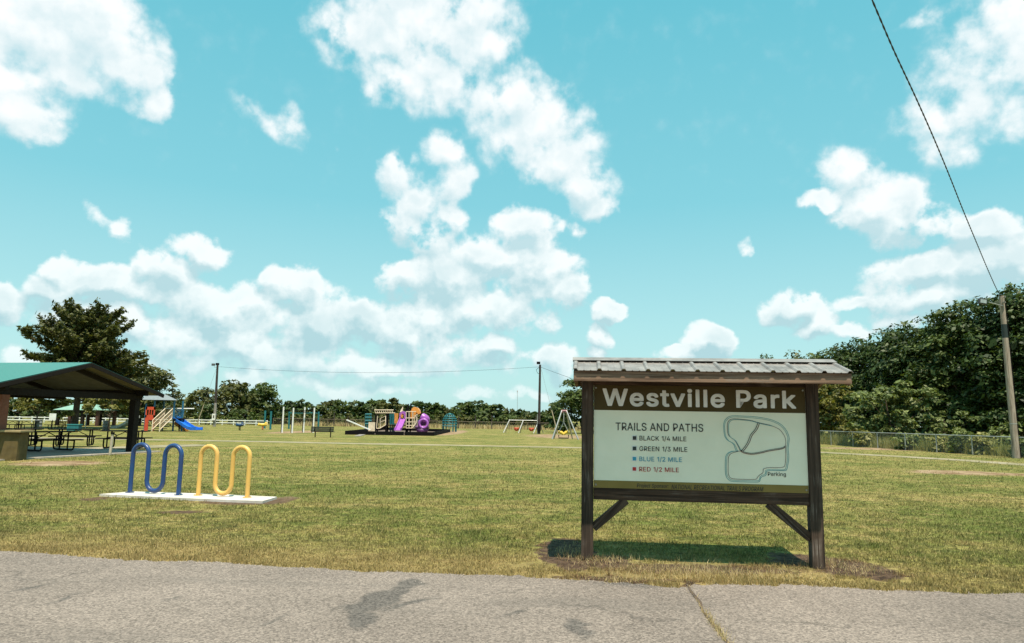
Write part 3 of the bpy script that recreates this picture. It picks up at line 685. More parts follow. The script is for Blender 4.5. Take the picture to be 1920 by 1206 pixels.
GLYPH = json.loads('''{"/":[250,[[235,533,71,-76,14,-76,178,533]]],"1":[350,[[276,509,276,0,212,0,212,448,209,448,86,358,86,427,198,509]]],"2":[453,[[64,0,64,47,234,229,248,243,261,257,272,270,282,282,291,294,299,305,305,316,311,327,315,337,318,348,320,360,320,371,319,385,317,397,313,408,308,419,301,428,293,436,283,443,273,449,262,454,250,457,237,459,224,460,209,459,196,457,184,453,172,447,162,441,153,433,145,424,139,413,134,402,130,390,128,376,127,362,66,362,67,384,71,405,77,424,86,442,98,459,111,473,126,486,143,496,162,505,182,511,203,514,225,516,247,514,268,511,288,505,306,497,323,486,337,474,350,461,361,445,370,428,376,411,380,392,381,372,380,358,378,345,375,331,371,318,365,304,357,290,347,275,336,259,322,241,306,223,288,202,267,180,153,60,153,57,389,57,389,0]]],"3":[453,[[218,-7,195,-6,173,-3,152,2,133,10,114,19,98,30,83,43,70,57,60,74,52,91,46,111,44,132,109,132,111,119,115,107,120,97,126,87,134,78,144,71,154,64,165,59,178,55,191,52,204,50,219,50,234,51,248,53,262,56,275,61,287,67,297,74,307,83,315,93,321,104,325,116,328,130,329,145,328,158,326,172,322,184,316,196,308,207,299,217,288,226,275,234,260,240,242,244,223,247,201,248,157,248,157,299,288,448,288,452,70,452,70,509,372,509,372,461,211,278,211,289,239,290,264,288,287,284,308,276,327,265,344,253,359,239,371,222,381,205,387,186,392,166,393,145,392,123,387,103,380,84,370,66,358,50,344,36,327,23,309,12,288,4,266,-2,243,-6]]],"4":[453,[[40,105,40,158,247,509,311,509,109,166,109,163,413,163,413,105],[282,0,282,121,282,146,282,318,343,318,343,0]]],":":[188,[[95,-4,86,-4,78,-1,70,3,63,9,57,16,53,24,50,32,50,41,50,50,53,59,57,66,63,73,70,79,78,83,86,86,95,87,104,86,113,83,121,79,128,73,134,66,138,59,140,50,141,41,140,32,138,24,134,16,128,9,121,3,113,-1,104,-4],[95,271,86,272,78,274,70,278,63,284,57,291,53,299,50,307,50,316,50,325,53,334,57,342,63,349,70,354,78,359,86,361,95,362,104,361,113,359,121,354,128,349,134,342,138,334,140,325,141,316,140,307,138,299,134,291,128,284,121,278,113,274,104,272]]],"A":[480,[[16,0,201,509,276,509,463,0,395,0,287,302,282,317,276,334,270,352,264,372,257,394,250,420,241,447,232,478,245,478,236,447,228,419,220,393,213,371,206,351,201,333,195,317,191,302,85,0],[110,142,110,199,370,199,370,142]]],"B":[457,[[60,0,60,509,241,509,266,508,289,504,310,499,329,491,345,481,359,469,371,456,381,442,388,426,394,410,397,392,398,374,397,358,395,344,392,331,387,320,380,310,373,301,365,293,356,286,347,280,336,275,326,270,315,267,315,262,327,261,339,257,351,252,363,245,374,237,385,227,394,216,402,203,409,189,414,173,417,155,418,136,417,117,413,100,408,83,400,67,390,52,377,39,362,28,344,18,324,10,301,4,275,1,247,0],[125,57,245,57,272,58,296,63,315,70,330,80,341,92,349,105,354,120,355,137,355,149,352,161,348,173,342,184,335,194,327,203,317,211,306,218,293,224,279,228,264,230,248,231,125,231],[125,285,238,285,252,286,265,288,277,291,288,296,299,302,308,309,316,317,323,326,329,337,333,348,335,359,336,372,334,388,330,403,323,417,313,429,299,439,283,446,263,450,240,452,125,452]]],"C":[510,[[267,-7,235,-5,205,1,177,11,150,25,126,42,104,63,86,88,70,115,57,146,48,179,42,215,40,254,42,293,48,329,57,362,70,393,86,421,104,445,126,466,150,484,177,498,205,508,235,514,267,516,286,515,305,513,323,509,340,504,357,498,373,490,388,481,402,471,415,460,427,447,438,433,448,418,456,402,463,385,469,367,473,348,408,348,405,361,401,373,395,384,389,395,382,404,375,413,366,421,357,428,348,435,337,440,327,445,315,449,304,452,292,454,280,455,267,456,245,454,223,450,203,443,184,432,166,419,150,403,137,385,125,364,116,340,109,314,105,285,103,254,105,223,109,194,116,168,125,145,137,123,151,105,166,89,184,76,203,66,223,59,245,54,267,53,280,53,292,55,304,57,315,60,327,64,337,69,348,74,357,81,366,88,375,96,382,105,389,114,395,125,401,136,405,148,408,160,473,160,469,142,463,124,457,107,448,91,438,76,428,62,416,49,402,38,388,28,373,19,357,11,341,5,323,0,305,-4,286,-6]]],"D":[503,[[219,0,96,0,96,57,215,57,244,58,272,63,296,70,318,81,337,94,354,110,368,128,379,149,388,172,394,198,398,226,399,255,398,285,394,312,388,337,379,361,368,381,354,399,338,415,320,428,299,438,275,446,249,450,221,452,93,452,93,509,225,509,261,507,294,501,325,492,353,478,377,461,399,441,418,418,433,391,446,361,455,329,460,293,462,255,460,217,455,181,446,149,433,119,417,92,398,68,376,48,351,31,322,17,291,8,256,2],[125,509,125,0,60,0,60,509]]],"E":[419,[[60,0,60,509,372,509,372,452,125,452,125,286,355,286,355,229,125,229,125,57,375,57,375,0]]],"G":[521,[[269,-7,236,-5,205,1,176,11,149,25,125,43,104,64,85,88,69,116,57,146,47,179,42,215,40,254,42,293,47,329,57,362,69,393,85,421,103,445,125,466,149,484,175,498,203,508,233,514,265,516,285,515,304,513,322,509,340,504,358,497,374,489,389,480,403,469,416,458,429,445,439,431,449,416,458,401,465,384,470,367,474,349,408,349,404,361,399,372,393,383,387,393,380,403,373,411,365,420,356,427,347,434,337,439,326,444,315,448,304,452,291,454,279,455,265,456,243,454,222,450,202,443,183,432,166,419,150,404,137,385,125,364,116,340,109,314,105,285,103,254,105,223,109,194,116,168,125,145,137,124,151,105,166,90,184,76,203,66,224,59,246,54,269,53,290,54,309,57,328,63,345,71,360,81,374,93,386,107,396,123,404,141,410,160,414,180,415,202,434,199,283,199,283,256,478,256,478,200,476,170,471,141,463,115,451,91,436,69,419,50,399,33,377,19,352,8,326,0,298,-5]]],"H":[517,[[60,0,60,509,125,509,125,289,392,289,392,509,457,509,457,0,392,0,392,232,125,232,125,0]]],"I":[185,[[60,0,60,509,125,509,125,0]]],"K":[467,[[104,145,104,216,113,228,122,239,130,250,139,261,148,272,157,282,165,293,174,303,184,314,193,324,202,334,212,344,364,509,448,509,231,276,228,276],[60,0,60,509,125,509,125,334,124,225,125,193,125,0],[372,0,188,259,228,309,449,0]]],"L":[393,[[60,0,60,509,125,509,125,57,361,57,361,0]]],"M":[629,[[60,0,60,509,152,509,277,187,287,159,299,123,311,84,322,49,307,49,318,83,330,121,342,158,352,187,476,509,568,509,568,0,504,0,504,291,504,327,505,369,506,413,507,457,513,457,509,445,505,433,502,421,498,409,482,363,467,322,456,291,342,0,286,0,170,291,159,321,145,361,129,408,112,457,119,457,120,416,121,372,122,328,122,291,122,0]]],"N":[524,[[60,0,60,509,136,509,343,183,347,176,352,169,357,160,363,151,369,141,375,130,381,119,388,107,394,94,401,82,407,68,414,55,405,54,403,68,402,81,401,95,401,108,400,121,400,134,399,146,399,157,399,195,399,509,463,509,463,0,387,0,202,290,177,331,171,342,164,354,156,367,148,381,108,452,119,454,122,384,124,328,125,291,125,0]]],"O":[534,[[267,-7,235,-5,205,1,177,11,150,25,126,42,105,63,86,88,70,115,57,146,48,179,42,215,40,254,42,293,48,329,57,362,70,393,86,421,105,445,126,466,150,484,177,498,205,508,235,514,267,516,299,514,329,508,357,498,384,484,408,466,429,445,448,421,464,393,477,362,486,329,491,293,493,254,491,215,486,179,477,146,464,115,448,88,429,63,408,42,384,25,357,11,329,1,299,-5],[267,53,289,54,310,59,330,66,349,76,367,89,383,105,396,123,408,144,418,168,425,194,429,223,430,254,429,286,425,314,418,341,408,365,396,386,383,404,367,420,349,433,330,443,310,450,289,454,267,456,245,454,223,450,203,443,184,433,167,420,151,404,137,385,125,364,116,340,109,314,105,285,103,254,105,223,109,194,116,168,125,144,137,123,151,105,167,89,184,76,203,66,223,59,245,54]]],"P":[445,[[60,0,60,509,235,509,263,507,289,503,312,497,332,487,350,476,366,462,379,447,390,430,398,411,404,391,407,370,409,348,407,325,404,304,398,284,390,265,379,248,366,233,350,219,332,207,312,198,289,191,263,187,235,186,109,186,109,242,233,242,252,243,269,246,284,250,297,256,308,264,318,272,327,282,333,294,338,306,342,319,344,333,344,348,344,362,342,376,338,389,333,402,326,413,318,423,308,431,297,439,284,444,268,449,251,451,232,452,125,452,125,0]]],"R":[449,[[60,0,60,509,236,509,264,507,290,504,313,497,333,489,351,478,367,465,380,450,390,433,399,415,405,395,408,374,409,352,408,330,405,309,399,290,390,271,380,255,367,240,351,228,333,217,312,209,289,203,264,199,236,198,96,198,96,255,234,255,252,256,269,258,284,262,298,267,309,273,319,281,327,290,334,300,339,312,342,324,344,338,345,352,344,367,342,380,339,393,334,405,327,415,319,425,309,433,298,440,284,445,269,449,252,451,233,452,125,452,125,0],[353,0,230,229,303,229,428,0]]],"S":[447,[[224,-9,197,-8,172,-4,149,1,128,9,108,19,91,31,76,45,64,60,54,77,46,96,41,115,38,137,104,137,107,123,110,110,116,98,123,88,132,79,142,71,154,64,166,59,180,55,194,52,209,50,224,49,241,50,257,52,272,55,286,60,299,66,311,74,321,82,329,92,336,102,341,114,345,126,346,139,345,151,342,161,338,171,332,179,325,186,316,193,307,199,296,205,284,209,272,214,259,218,245,222,184,239,154,249,128,260,105,274,86,289,71,307,60,326,54,348,52,372,53,393,58,413,65,431,75,448,87,463,102,476,119,488,138,498,158,506,180,511,203,514,227,516,252,514,275,511,296,505,316,498,334,488,351,476,365,463,377,449,387,433,394,415,399,397,401,378,337,378,334,396,326,412,316,426,302,437,286,447,267,453,247,457,225,459,209,458,194,456,180,452,167,448,156,442,145,435,136,427,129,418,123,409,118,398,116,387,115,376,116,363,119,352,124,342,131,334,139,326,148,319,158,313,169,308,180,304,191,300,202,296,212,293,264,279,276,276,287,272,299,268,312,264,324,258,336,252,347,245,359,238,369,229,379,220,387,209,395,198,401,185,405,171,407,155,408,139,407,118,403,99,396,81,386,64,374,48,360,34,343,21,323,11,302,2,278,-4,252,-8]]],"T":[449,[[32,452,32,509,417,509,417,452,257,452,257,0,193,0,193,452]]],"U":[518,[[259,-8,230,-7,203,-2,177,5,154,15,133,28,114,43,98,60,85,80,74,101,66,124,62,148,60,173,60,509,124,509,124,178,125,160,128,144,133,128,141,113,150,99,160,87,173,77,187,68,203,61,220,56,239,53,259,52,279,53,298,56,315,61,331,68,345,77,357,87,368,99,377,113,384,128,389,144,392,160,393,178,393,509,457,509,457,173,456,148,451,124,443,101,433,80,419,60,403,43,384,28,363,15,340,5,315,-2,288,-7]]],"W":[687,[[155,0,16,509,82,509,163,196,166,183,170,171,173,158,175,145,187,94,189,80,192,67,195,53,197,40,189,40,192,53,194,67,197,80,200,94,203,107,205,120,208,133,211,145,224,196,306,509,380,509,462,196,465,183,468,171,471,158,474,145,486,94,489,80,492,67,494,53,497,40,488,40,491,53,493,67,496,80,499,94,502,107,504,120,507,133,510,145,523,196,603,509,670,509,530,0,455,0,368,323,363,339,359,356,355,373,351,391,347,410,344,431,340,452,336,475,350,475,346,453,342,433,339,413,335,395,331,377,327,359,323,341,318,323,230,0]]],"a":[390,[[160,-9,142,-8,126,-5,110,-1,94,5,80,12,68,22,57,32,48,45,40,58,35,73,31,90,30,108,31,123,34,138,38,150,43,161,50,171,58,179,67,187,78,193,89,199,100,203,112,207,125,211,138,213,152,216,165,218,178,220,234,227,244,228,252,230,259,232,265,235,270,238,273,243,275,248,276,255,276,257,275,268,273,279,271,288,267,297,262,304,256,311,248,317,240,322,230,326,220,329,208,330,196,331,183,330,171,329,159,326,149,322,140,318,132,313,124,307,118,301,112,294,107,288,103,281,100,274,41,291,48,308,57,322,67,335,79,346,91,355,104,364,118,370,133,375,148,379,163,382,179,384,194,384,204,384,215,383,227,382,239,379,251,376,263,372,275,367,286,360,296,353,306,343,315,333,322,320,329,306,333,290,336,272,337,251,337,0,277,0,277,52,272,52,269,45,264,38,258,32,252,25,244,18,236,12,226,6,215,1,203,-3,190,-6,176,-8],[170,45,187,46,202,49,216,53,228,59,239,66,248,74,257,83,263,93,269,104,272,115,275,126,276,138,276,190,273,188,270,186,265,184,259,182,253,180,246,179,239,177,231,176,200,171,175,168,165,166,154,164,144,162,134,159,125,155,117,150,110,145,103,139,98,132,95,124,93,115,92,105,92,95,94,87,98,79,102,72,107,66,114,61,121,56,130,52,139,49,149,47,159,46]]],"c":[396,[[207,-8,182,-7,159,-2,137,6,117,16,98,30,82,46,68,64,56,85,46,108,40,133,36,159,34,187,36,216,40,243,46,268,56,291,68,312,82,330,98,346,117,360,137,371,159,378,182,383,207,384,221,384,234,383,247,380,260,377,272,373,284,368,295,362,305,356,315,349,324,341,332,332,340,322,347,312,353,301,358,289,362,277,303,262,301,269,298,276,294,283,290,289,286,295,281,301,276,306,270,311,264,315,257,319,250,322,242,325,234,327,226,329,217,329,207,330,189,329,173,325,158,319,145,310,134,300,124,287,115,274,108,258,103,242,99,224,97,206,96,187,97,169,99,151,103,134,108,117,115,102,124,89,134,76,145,66,158,57,173,51,189,48,207,46,217,47,226,48,234,49,243,52,250,54,258,58,264,62,271,66,277,71,282,76,287,82,292,89,296,95,299,102,302,110,304,117,363,102,359,90,354,78,348,67,341,56,334,46,325,37,316,29,306,21,296,15,285,9,273,4,261,-1,248,-4,235,-6,221,-8]]],"e":[404,[[212,-8,185,-7,161,-2,138,6,117,16,98,30,82,46,68,64,56,85,46,108,40,132,35,159,34,187,35,215,39,242,46,267,55,290,67,311,81,329,97,346,115,359,135,370,157,378,180,383,205,384,221,384,236,382,251,379,266,374,280,368,294,361,307,351,319,341,331,329,341,315,350,299,357,282,363,263,368,242,370,219,371,194,371,169,75,169,75,221,338,221,310,202,309,220,307,237,303,254,298,269,291,282,283,294,273,305,263,314,250,321,237,326,222,329,205,330,189,329,173,326,159,321,146,313,135,304,125,294,116,282,109,270,103,256,99,241,97,226,96,211,96,178,97,157,100,139,104,122,110,106,118,92,128,80,139,70,151,61,165,55,179,50,195,47,212,46,224,47,234,48,244,50,254,53,263,56,271,61,278,66,285,73,292,80,297,88,302,96,306,105,365,91,360,77,353,63,345,51,335,39,324,29,311,19,298,11,283,4,266,-1,249,-5,231,-7]]],"g":[425,[[207,-151,187,-150,168,-148,150,-144,134,-140,119,-134,105,-127,93,-119,82,-110,73,-101,64,-91,57,-80,51,-69,101,-41,106,-47,110,-53,116,-59,122,-66,128,-72,136,-78,145,-83,154,-88,165,-92,178,-95,192,-97,207,-97,229,-96,249,-92,267,-85,282,-75,295,-62,304,-47,310,-28,311,-6,311,68,306,68,302,62,298,56,293,49,287,41,280,34,272,28,263,21,252,16,241,11,227,8,212,5,195,5,173,6,152,10,132,17,113,27,95,39,80,53,67,71,55,90,46,112,39,136,35,163,34,191,35,220,39,246,46,271,55,293,66,314,80,332,95,347,112,361,131,371,152,378,173,383,196,384,213,384,228,382,242,378,253,373,264,367,273,360,281,353,288,346,294,338,299,331,304,325,308,319,313,319,313,379,372,379,372,-9,371,-32,367,-54,360,-73,350,-90,338,-104,324,-117,308,-127,291,-136,271,-142,251,-147,229,-150],[205,59,222,60,237,63,251,68,264,75,275,84,285,95,293,107,300,121,305,137,309,154,312,172,312,193,312,212,309,231,305,248,300,264,293,278,285,291,275,303,264,312,251,320,237,325,222,329,205,330,188,329,172,325,158,320,145,312,134,302,124,290,115,277,109,262,103,246,99,229,97,212,96,193,97,173,99,155,103,138,109,123,116,108,124,96,134,85,145,76,158,68,172,63,188,60]]],"i":[167,[[53,0,53,379,114,379,114,0],[84,443,75,444,67,446,60,449,54,455,48,461,44,468,42,475,41,483,42,491,44,499,48,506,54,512,60,517,67,521,75,523,84,524,92,523,100,521,107,517,114,512,119,506,123,499,126,491,126,483,126,475,123,468,119,461,114,455,107,449,100,446,92,444]]],"j":[167,[[53,379,114,379,114,-30,113,-47,111,-63,107,-77,102,-90,95,-102,86,-113,76,-122,65,-129,52,-135,37,-139,21,-142,4,-143,-10,-143,-10,-87,2,-87,14,-86,25,-83,34,-78,40,-72,46,-64,50,-54,52,-42,53,-29],[83,443,75,444,67,446,60,449,53,455,48,461,44,468,42,475,41,483,42,491,44,499,48,506,53,512,60,517,67,521,75,523,83,524,92,523,100,521,107,517,114,512,119,506,123,499,125,491,126,483,125,475,123,468,119,461,114,455,107,449,100,446,92,444]]],"k":[381,[[110,137,110,212,121,212,284,379,360,379,184,199,177,199],[53,0,53,509,114,509,114,0],[294,0,148,186,191,229,372,0]]],"l":[167,[[53,0,53,509,114,509,114,0]]],"n":[410,[[114,227,114,0,53,0,53,379,112,379,112,287,102,287,112,312,124,332,137,349,152,362,169,372,187,379,207,383,227,384,246,383,264,380,280,376,295,369,309,360,321,349,332,336,341,321,348,304,353,285,356,264,357,240,357,0,296,0,296,235,295,256,290,275,283,291,273,304,260,315,246,323,229,328,210,329,197,328,184,326,172,322,161,317,150,311,141,303,133,293,126,283,121,271,117,257,114,243]]],"o":[416,[[207,-8,182,-7,159,-2,137,6,117,16,98,30,82,46,68,64,56,85,46,108,40,133,36,159,34,187,36,216,40,243,46,268,56,291,68,312,82,330,98,346,117,360,137,371,159,378,182,383,207,384,233,383,256,378,278,371,299,360,317,346,333,330,347,312,359,291,369,268,376,243,380,216,381,187,380,159,376,133,369,108,359,85,347,64,333,46,317,30,299,16,278,6,256,-2,233,-7],[207,46,226,48,242,51,257,57,270,66,282,76,292,89,300,102,307,117,312,134,316,151,318,169,319,187,318,206,316,224,312,242,307,258,300,274,292,287,282,300,270,310,257,319,242,325,226,329,207,330,189,329,173,325,158,319,145,310,134,300,124,287,115,274,108,258,103,242,99,224,97,206,96,187,97,169,99,151,103,134,108,117,115,102,124,89,134,76,145,66,158,57,173,51,189,48]]],"p":[425,[[53,-143,53,379,112,379,112,319,118,319,122,325,126,331,131,338,137,346,144,353,152,360,161,367,171,373,183,378,197,381,212,384,229,384,252,383,274,378,294,371,313,361,330,347,345,332,359,313,370,293,379,270,385,245,389,218,390,189,389,160,385,133,379,108,370,84,359,64,346,45,330,29,313,16,294,5,274,-2,252,-7,229,-8,213,-7,198,-5,184,-1,173,4,162,10,153,17,145,24,138,31,132,39,127,46,122,53,118,59,114,59,114,-143],[220,47,237,48,253,51,267,57,279,66,291,76,301,88,309,101,316,117,321,133,325,151,327,170,328,189,327,209,325,227,321,245,316,261,309,276,301,290,291,301,280,311,267,319,253,325,237,329,220,330,203,329,188,325,174,320,161,312,150,302,140,291,132,278,125,263,120,247,116,229,113,210,113,189,113,169,116,150,120,132,125,115,132,100,140,86,150,75,162,65,174,57,188,51,204,48]]],"r":[260,[[53,0,53,379,112,379,112,321,115,321,122,335,130,347,140,358,152,367,166,375,181,380,196,384,213,385,229,384,243,384,243,322,230,324,224,325,219,325,213,326,207,326,194,325,182,323,170,319,159,315,149,309,140,301,132,293,126,284,121,273,117,262,114,250,114,237,114,0]]],"s":[365,[[182,-8,163,-7,145,-5,128,-2,112,3,98,10,84,18,72,27,62,38,53,50,45,63,40,78,36,94,94,107,99,92,105,79,114,69,124,60,136,54,150,49,165,46,181,45,200,46,217,50,232,55,244,62,255,71,262,81,267,91,268,103,267,112,265,121,260,129,254,136,246,142,237,147,225,151,212,155,149,170,125,177,104,186,87,196,72,208,61,222,53,237,48,255,47,274,48,290,51,305,57,319,65,332,75,343,87,354,100,363,115,370,131,377,149,381,167,384,187,384,206,384,223,381,239,378,254,372,267,366,279,358,290,349,299,339,307,328,314,316,319,303,324,290,268,277,264,288,258,298,251,307,243,316,232,323,219,328,205,331,187,333,171,332,156,329,143,324,131,317,121,308,114,299,110,289,109,277,110,267,112,258,117,250,124,243,133,237,144,232,157,227,172,223,229,209,254,202,275,194,292,183,306,171,317,158,325,142,330,125,331,107,330,90,326,75,321,61,312,47,302,35,290,24,276,15,260,6,242,0,223,-5,203,-7]]],"t":[228,[[204,379,204,327,6,327,6,379],[65,471,126,471,126,98,127,86,128,76,132,68,136,61,142,56,150,53,159,51,170,50,185,51,202,54,213,2,208,0,203,-1,198,-2,192,-3,186,-3,180,-4,174,-4,168,-4,145,-3,125,2,107,10,92,21,80,35,72,52,67,71,65,93]]],"v":[390,[[163,0,17,379,84,379,165,155,171,138,177,121,182,104,187,87,191,70,196,53,201,37,206,21,184,21,189,37,194,53,198,70,203,87,207,104,213,121,218,138,224,155,305,379,371,379,226,0]]]," ":[188,[]]}''')


def lettering(s, x0, x1, ytop, ybot, mat, bold=0.0, shear=0.0, space=1.0):
    """plain sans capitals and small letters as flat filled outlines, one object per word"""
    words = []; x = 0.0; cur = []
    for ch in s + ' ':
        adv, cont = GLYPH[ch]
        if ch == ' ':
            if cur:
                words.append(cur)
            cur = []
            x += (adv + 20) * space
            continue
        cur.append((x, cont)); x += adv * space + bold * 2000
    built = []
    for wd in words:
        V = []; P = []
        for layer in range(3):
            cu = bpy.data.curves.new('t', 'CURVE'); cu.dimensions = '2D'; cu.fill_mode = 'BOTH'
            used = False
            for x, cont in wd:
                cs = [[(q[i] + x, q[i + 1]) for i in range(0, len(q), 2)] for q in cont]
                ar = [sum(p[i - 1][0] * p[i][1] - p[i][0] * p[i - 1][1] for i in range(len(p))) for p in cs]
                sg = max(ar, key=abs)
                outer = [p for p, q in zip(cs, ar) if q * sg > 0]; holes = [p for p, q in zip(cs, ar) if q * sg <= 0]
                if layer >= len(outer):
                    continue
                use = [outer[layer]]
                o_ = outer[layer]; bx = (min(p[0] for p in o_), max(p[0] for p in o_), min(p[1] for p in o_), max(p[1] for p in o_))
                use += [h for h in holes if bx[0] < h[0][0] < bx[1] and bx[2] < h[0][1] < bx[3]]
                for p in use:
                    sp = cu.splines.new('POLY'); sp.points.add(len(p) - 1); sp.use_cyclic_u = True
                    for k, q in enumerate(p):
                        sp.points[k].co = (q[0] / 1000 + shear * q[1] / 1000, q[1] / 1000, 0, 1)
                    used = True
            if used:
                o = bpy.data.objects.new('t', cu); COL.objects.link(o)
                dg = bpy.context.evaluated_depsgraph_get()
                me = bpy.data.meshes.new_from_object(o.evaluated_get(dg))
                bpy.data.objects.remove(o)
                n0 = len(V)
                V += [(v.co.x, v.co.y, layer) for v in me.vertices]; P += [tuple(i + n0 for i in pl.vertices) for pl in me.polygons]
                bpy.data.meshes.remove(me)
        if bold > 0:                                  # heavier weight: the outline widened by shifted layers
            m_ = 12 if bold > .015 else 6
            V0, P0_ = V, P; V, P = [], []
            for k in range(m_):
                dx, dy = bold * math.cos(k * 2 * math.pi / m_), bold * math.sin(k * 2 * math.pi / m_)
                if m_ == 12:
                    q_ = max(abs(dx), abs(dy)) / bold; dx /= q_; dy /= q_
                n0 = len(V); V += [(x_ + dx, y_ + dy, l_ + .35 * k) for x_, y_, l_ in V0]; P += [tuple(i + n0 for i in pl) for pl in P0_]
        built.append((V, P))
    xs = [v[0] for V, P in built for v in V]; ys = [v[1] for V, P in built for v in V]
    mnx, mxx, mny, mxy = min(xs), max(xs), min(ys), max(ys)
    ym = (ytop + ybot) / 2
    xa = pq(x0, ym)[0]; xb = pq(x1, ym)[0]; zt = pq((x0 + x1) / 2, ytop)[1]; zl = pq((x0 + x1) / 2, ybot)[1]
    for V, P in built:
        m2 = bpy.data.meshes.new('lettering')
        m2.from_pydata([(xa + (v[0] - mnx) / (mxx - mnx) * (xb - xa), YF - 0.0055 - 0.00035 * v[2], zl + (v[1] - mny) / (mxy - mny) * (zt - zl)) for v in V], [], P)
        m2.materials.append(mat)
        q = bpy.data.objects.new('lettering', m2); COL.objects.link(q); q.parent = panel


lettering('Westville Park', 222, 1620, 117, 256, INK_W, 0.021)
lettering('TRAILS AND PATHS', 320, 962, 378, 438, INK_K, 0.007)
for s, x1, y0, y1, mt, mt2 in (('BLACK 1/4 MILE', 840, 474, 515, INK_K, INK_K), ('GREEN 1/3 MILE', 848, 552, 593, INK_K, INK_G), ('BLUE 1/2 MILE', 810, 629, 669, INK_B, INK_B), ('RED 1/2 MILE', 788, 705, 744, INK_R, INK_R)):
    lettering(s, 497, x1, y0, y1, mt, 0.007)
    xa, za = pq(442, y0 - 2); xb, zb = pq(480, y1 - 3)
    sw = MB().box(((xa + xb) / 2, YF - 0.002, (za + zb) / 2), (xb - xa, 0.004, za - zb)).build('swatch_border', INK_W, panel, True)
    MB().box(((xa + xb) / 2, YF - 0.0055, (za + zb) / 2), ((xb - xa) * .70, 0.003, (za - zb) * .70)).build('swatch', mt2, panel, True)
lettering('Parking', 1430, 1558, 726, 762, INK_K, 0.005)
lettering('Project Sponsor:', 480, 715, 829, 865, INK_K, 0.008, 0.25)
lettering('NATIONAL RECREATIONAL TRAILS PROGRAM', 735, 1400, 833, 867, INK_K, 0.008, 0.25)


def smooth_poly(pts, it=2):
    for _ in range(it):
        q = [pts[0]]
        for a, c in zip(pts[:-1], pts[1:]):
            q += [(a[0] * .8 + c[0] * .2, a[1] * .8 + c[1] * .2), (a[0] * .2 + c[0] * .8, a[1] * .2 + c[1] * .8)]
        q.append(pts[-1]); pts = q
    return pts


def trail_line(pts, wpx, mat, lay):
    P = [Vector((pq(*p)[0], 0, pq(*p)[1])) for p in smooth_poly(pts)]
    w = wpx / 1540 * PW; vs = []; fs = []
    for i, p in enumerate(P):
        d = (P[min(i + 1, len(P) - 1)] - P[max(i - 1, 0)])
        if d.length < 1e-6:
            d = Vector((1, 0, 0))
        d.normalize(); nn = Vector((-d.z, 0, d.x)) * w / 2; yy = Vector((0, YF - 0.003 - 0.0012 * lay, 0))
        vs += [p + nn + yy, p - nn + yy]
    for i in range(len(P) - 1):
        fs.append((2 * i, 2 * i + 1, 2 * i + 3, 2 * i + 2))
    mb = MB(); mb.add(vs, fs); return mb.build('trail_line', mat, panel, True)


OUT = [(1205, 577), (1170, 578), (1140, 592), (1124, 620), (1124, 735), (1135, 775), (1160, 798), (1200, 802), (1360, 803), (1375, 795), (1377, 772), (1392, 760), (1412, 755), (1419, 745), (1419, 715), (1555, 715), (1566, 705),
       (1579, 620), (1570, 550), (1575, 520), (1579, 470), (1560, 420), (1520, 372), (1450, 338), (1340, 319), (1180, 313), (1145, 320), (1118, 345), (1108, 380), (1112, 440), (1120, 475), (1140, 500), (1172, 515), (1187, 535), (1195, 562), (1205, 577)]
INN = [(1228, 576), (1190, 585), (1160, 597), (1145, 622), (1145, 740), (1155, 770), (1180, 783), (1350, 784), (1356, 765), (1376, 745), (1396, 735), (1396, 695), (1545, 693), (1553, 660), (1556, 600), (1551, 540), (1554, 500), (1546, 462), (1512, 412), (1450, 382), (1360, 364),
       (1300, 345), (1180, 335), (1150, 345), (1135, 370), (1137, 440), (1148, 467), (1190, 495), (1215, 540), (1230, 572)]
CON = [(1352, 366), (1338, 410), (1300, 455), (1285, 505), (1262, 545), (1236, 576)]
LOW = [(1230, 574), (1255, 590), (1310, 600), (1370, 590), (1440, 570), (1530, 555), (1550, 540)]


def inset(pts, d):
    cx = sum(p[0] for p in pts) / len(pts); cy = sum(p[1] for p in pts) / len(pts)
    return [(p[0] - d * (p[0] - cx) / math.hypot(p[0] - cx, p[1] - cy), p[1] - d * (p[1] - cy) / math.hypot(p[0] - cx, p[1] - cy)) for p in pts]


trail_line(OUT, 4.0, INK_T, 0); trail_line(inset(OUT, 10), 3.2, INK_T, 1)
trail_line(INN, 3.2, INK_P, 2)
trail_line([(p[0] + 8, p[1] + 6) for p in INN[19:]], 4, INK_T, 3)
trail_line(CON, 4.5, INK_K, 4); trail_line([(p[0] + 12, p[1] + 3) for p in CON], 4.5, INK_P, 5)
trail_line(LOW, 5.0, INK_P, 6); trail_line([(p[0], p[1] - 8) for p in LOW], 3.5, INK_K, 7)

# roof of the sign
RZ, EZ, HD = 2.325, 2.165, 0.60
XL, XR = -1.365 - 0.10, 1.365 + 0.20
SHEET, nt, b = new_mat('roof_sheet_metal')
t = nt.nodes.new('ShaderNodeTexCoord').outputs['Object']
f = noise(nt, mapping(nt, t, (1, 1, 1)), 3.5, 5, .65)
nt.links.new(mix(nt, ramp(nt, f, .35, .68), (0.33, 0.295, 0.27), (0.19, 0.165, 0.15)), b.inputs['Base Color'])
b.inputs['Roughness'].default_value = 0.45; b.inputs['Metallic'].default_value = 0.25
prof = [(XL, 0.0)]
nr = 11; pitch = (XR - XL - 0.06) / nr
for k in range(nr + 1):
    c = XL + 0.03 + k * pitch
    for dx, dz in ((-0.030, 0), (-0.014, 0.022), (0.014, 0.022), (0.030, 0)):
        prof.append((min(max(c + dx, XL), XR), dz))
    if k < nr:
        for q in (0.36, 0.64):
            prof += [(c + pitch * q - 0.012, 0), (c + pitch * q, 0.005), (c + pitch * q + .012, 0)]
prof.append((XR, 0.0))
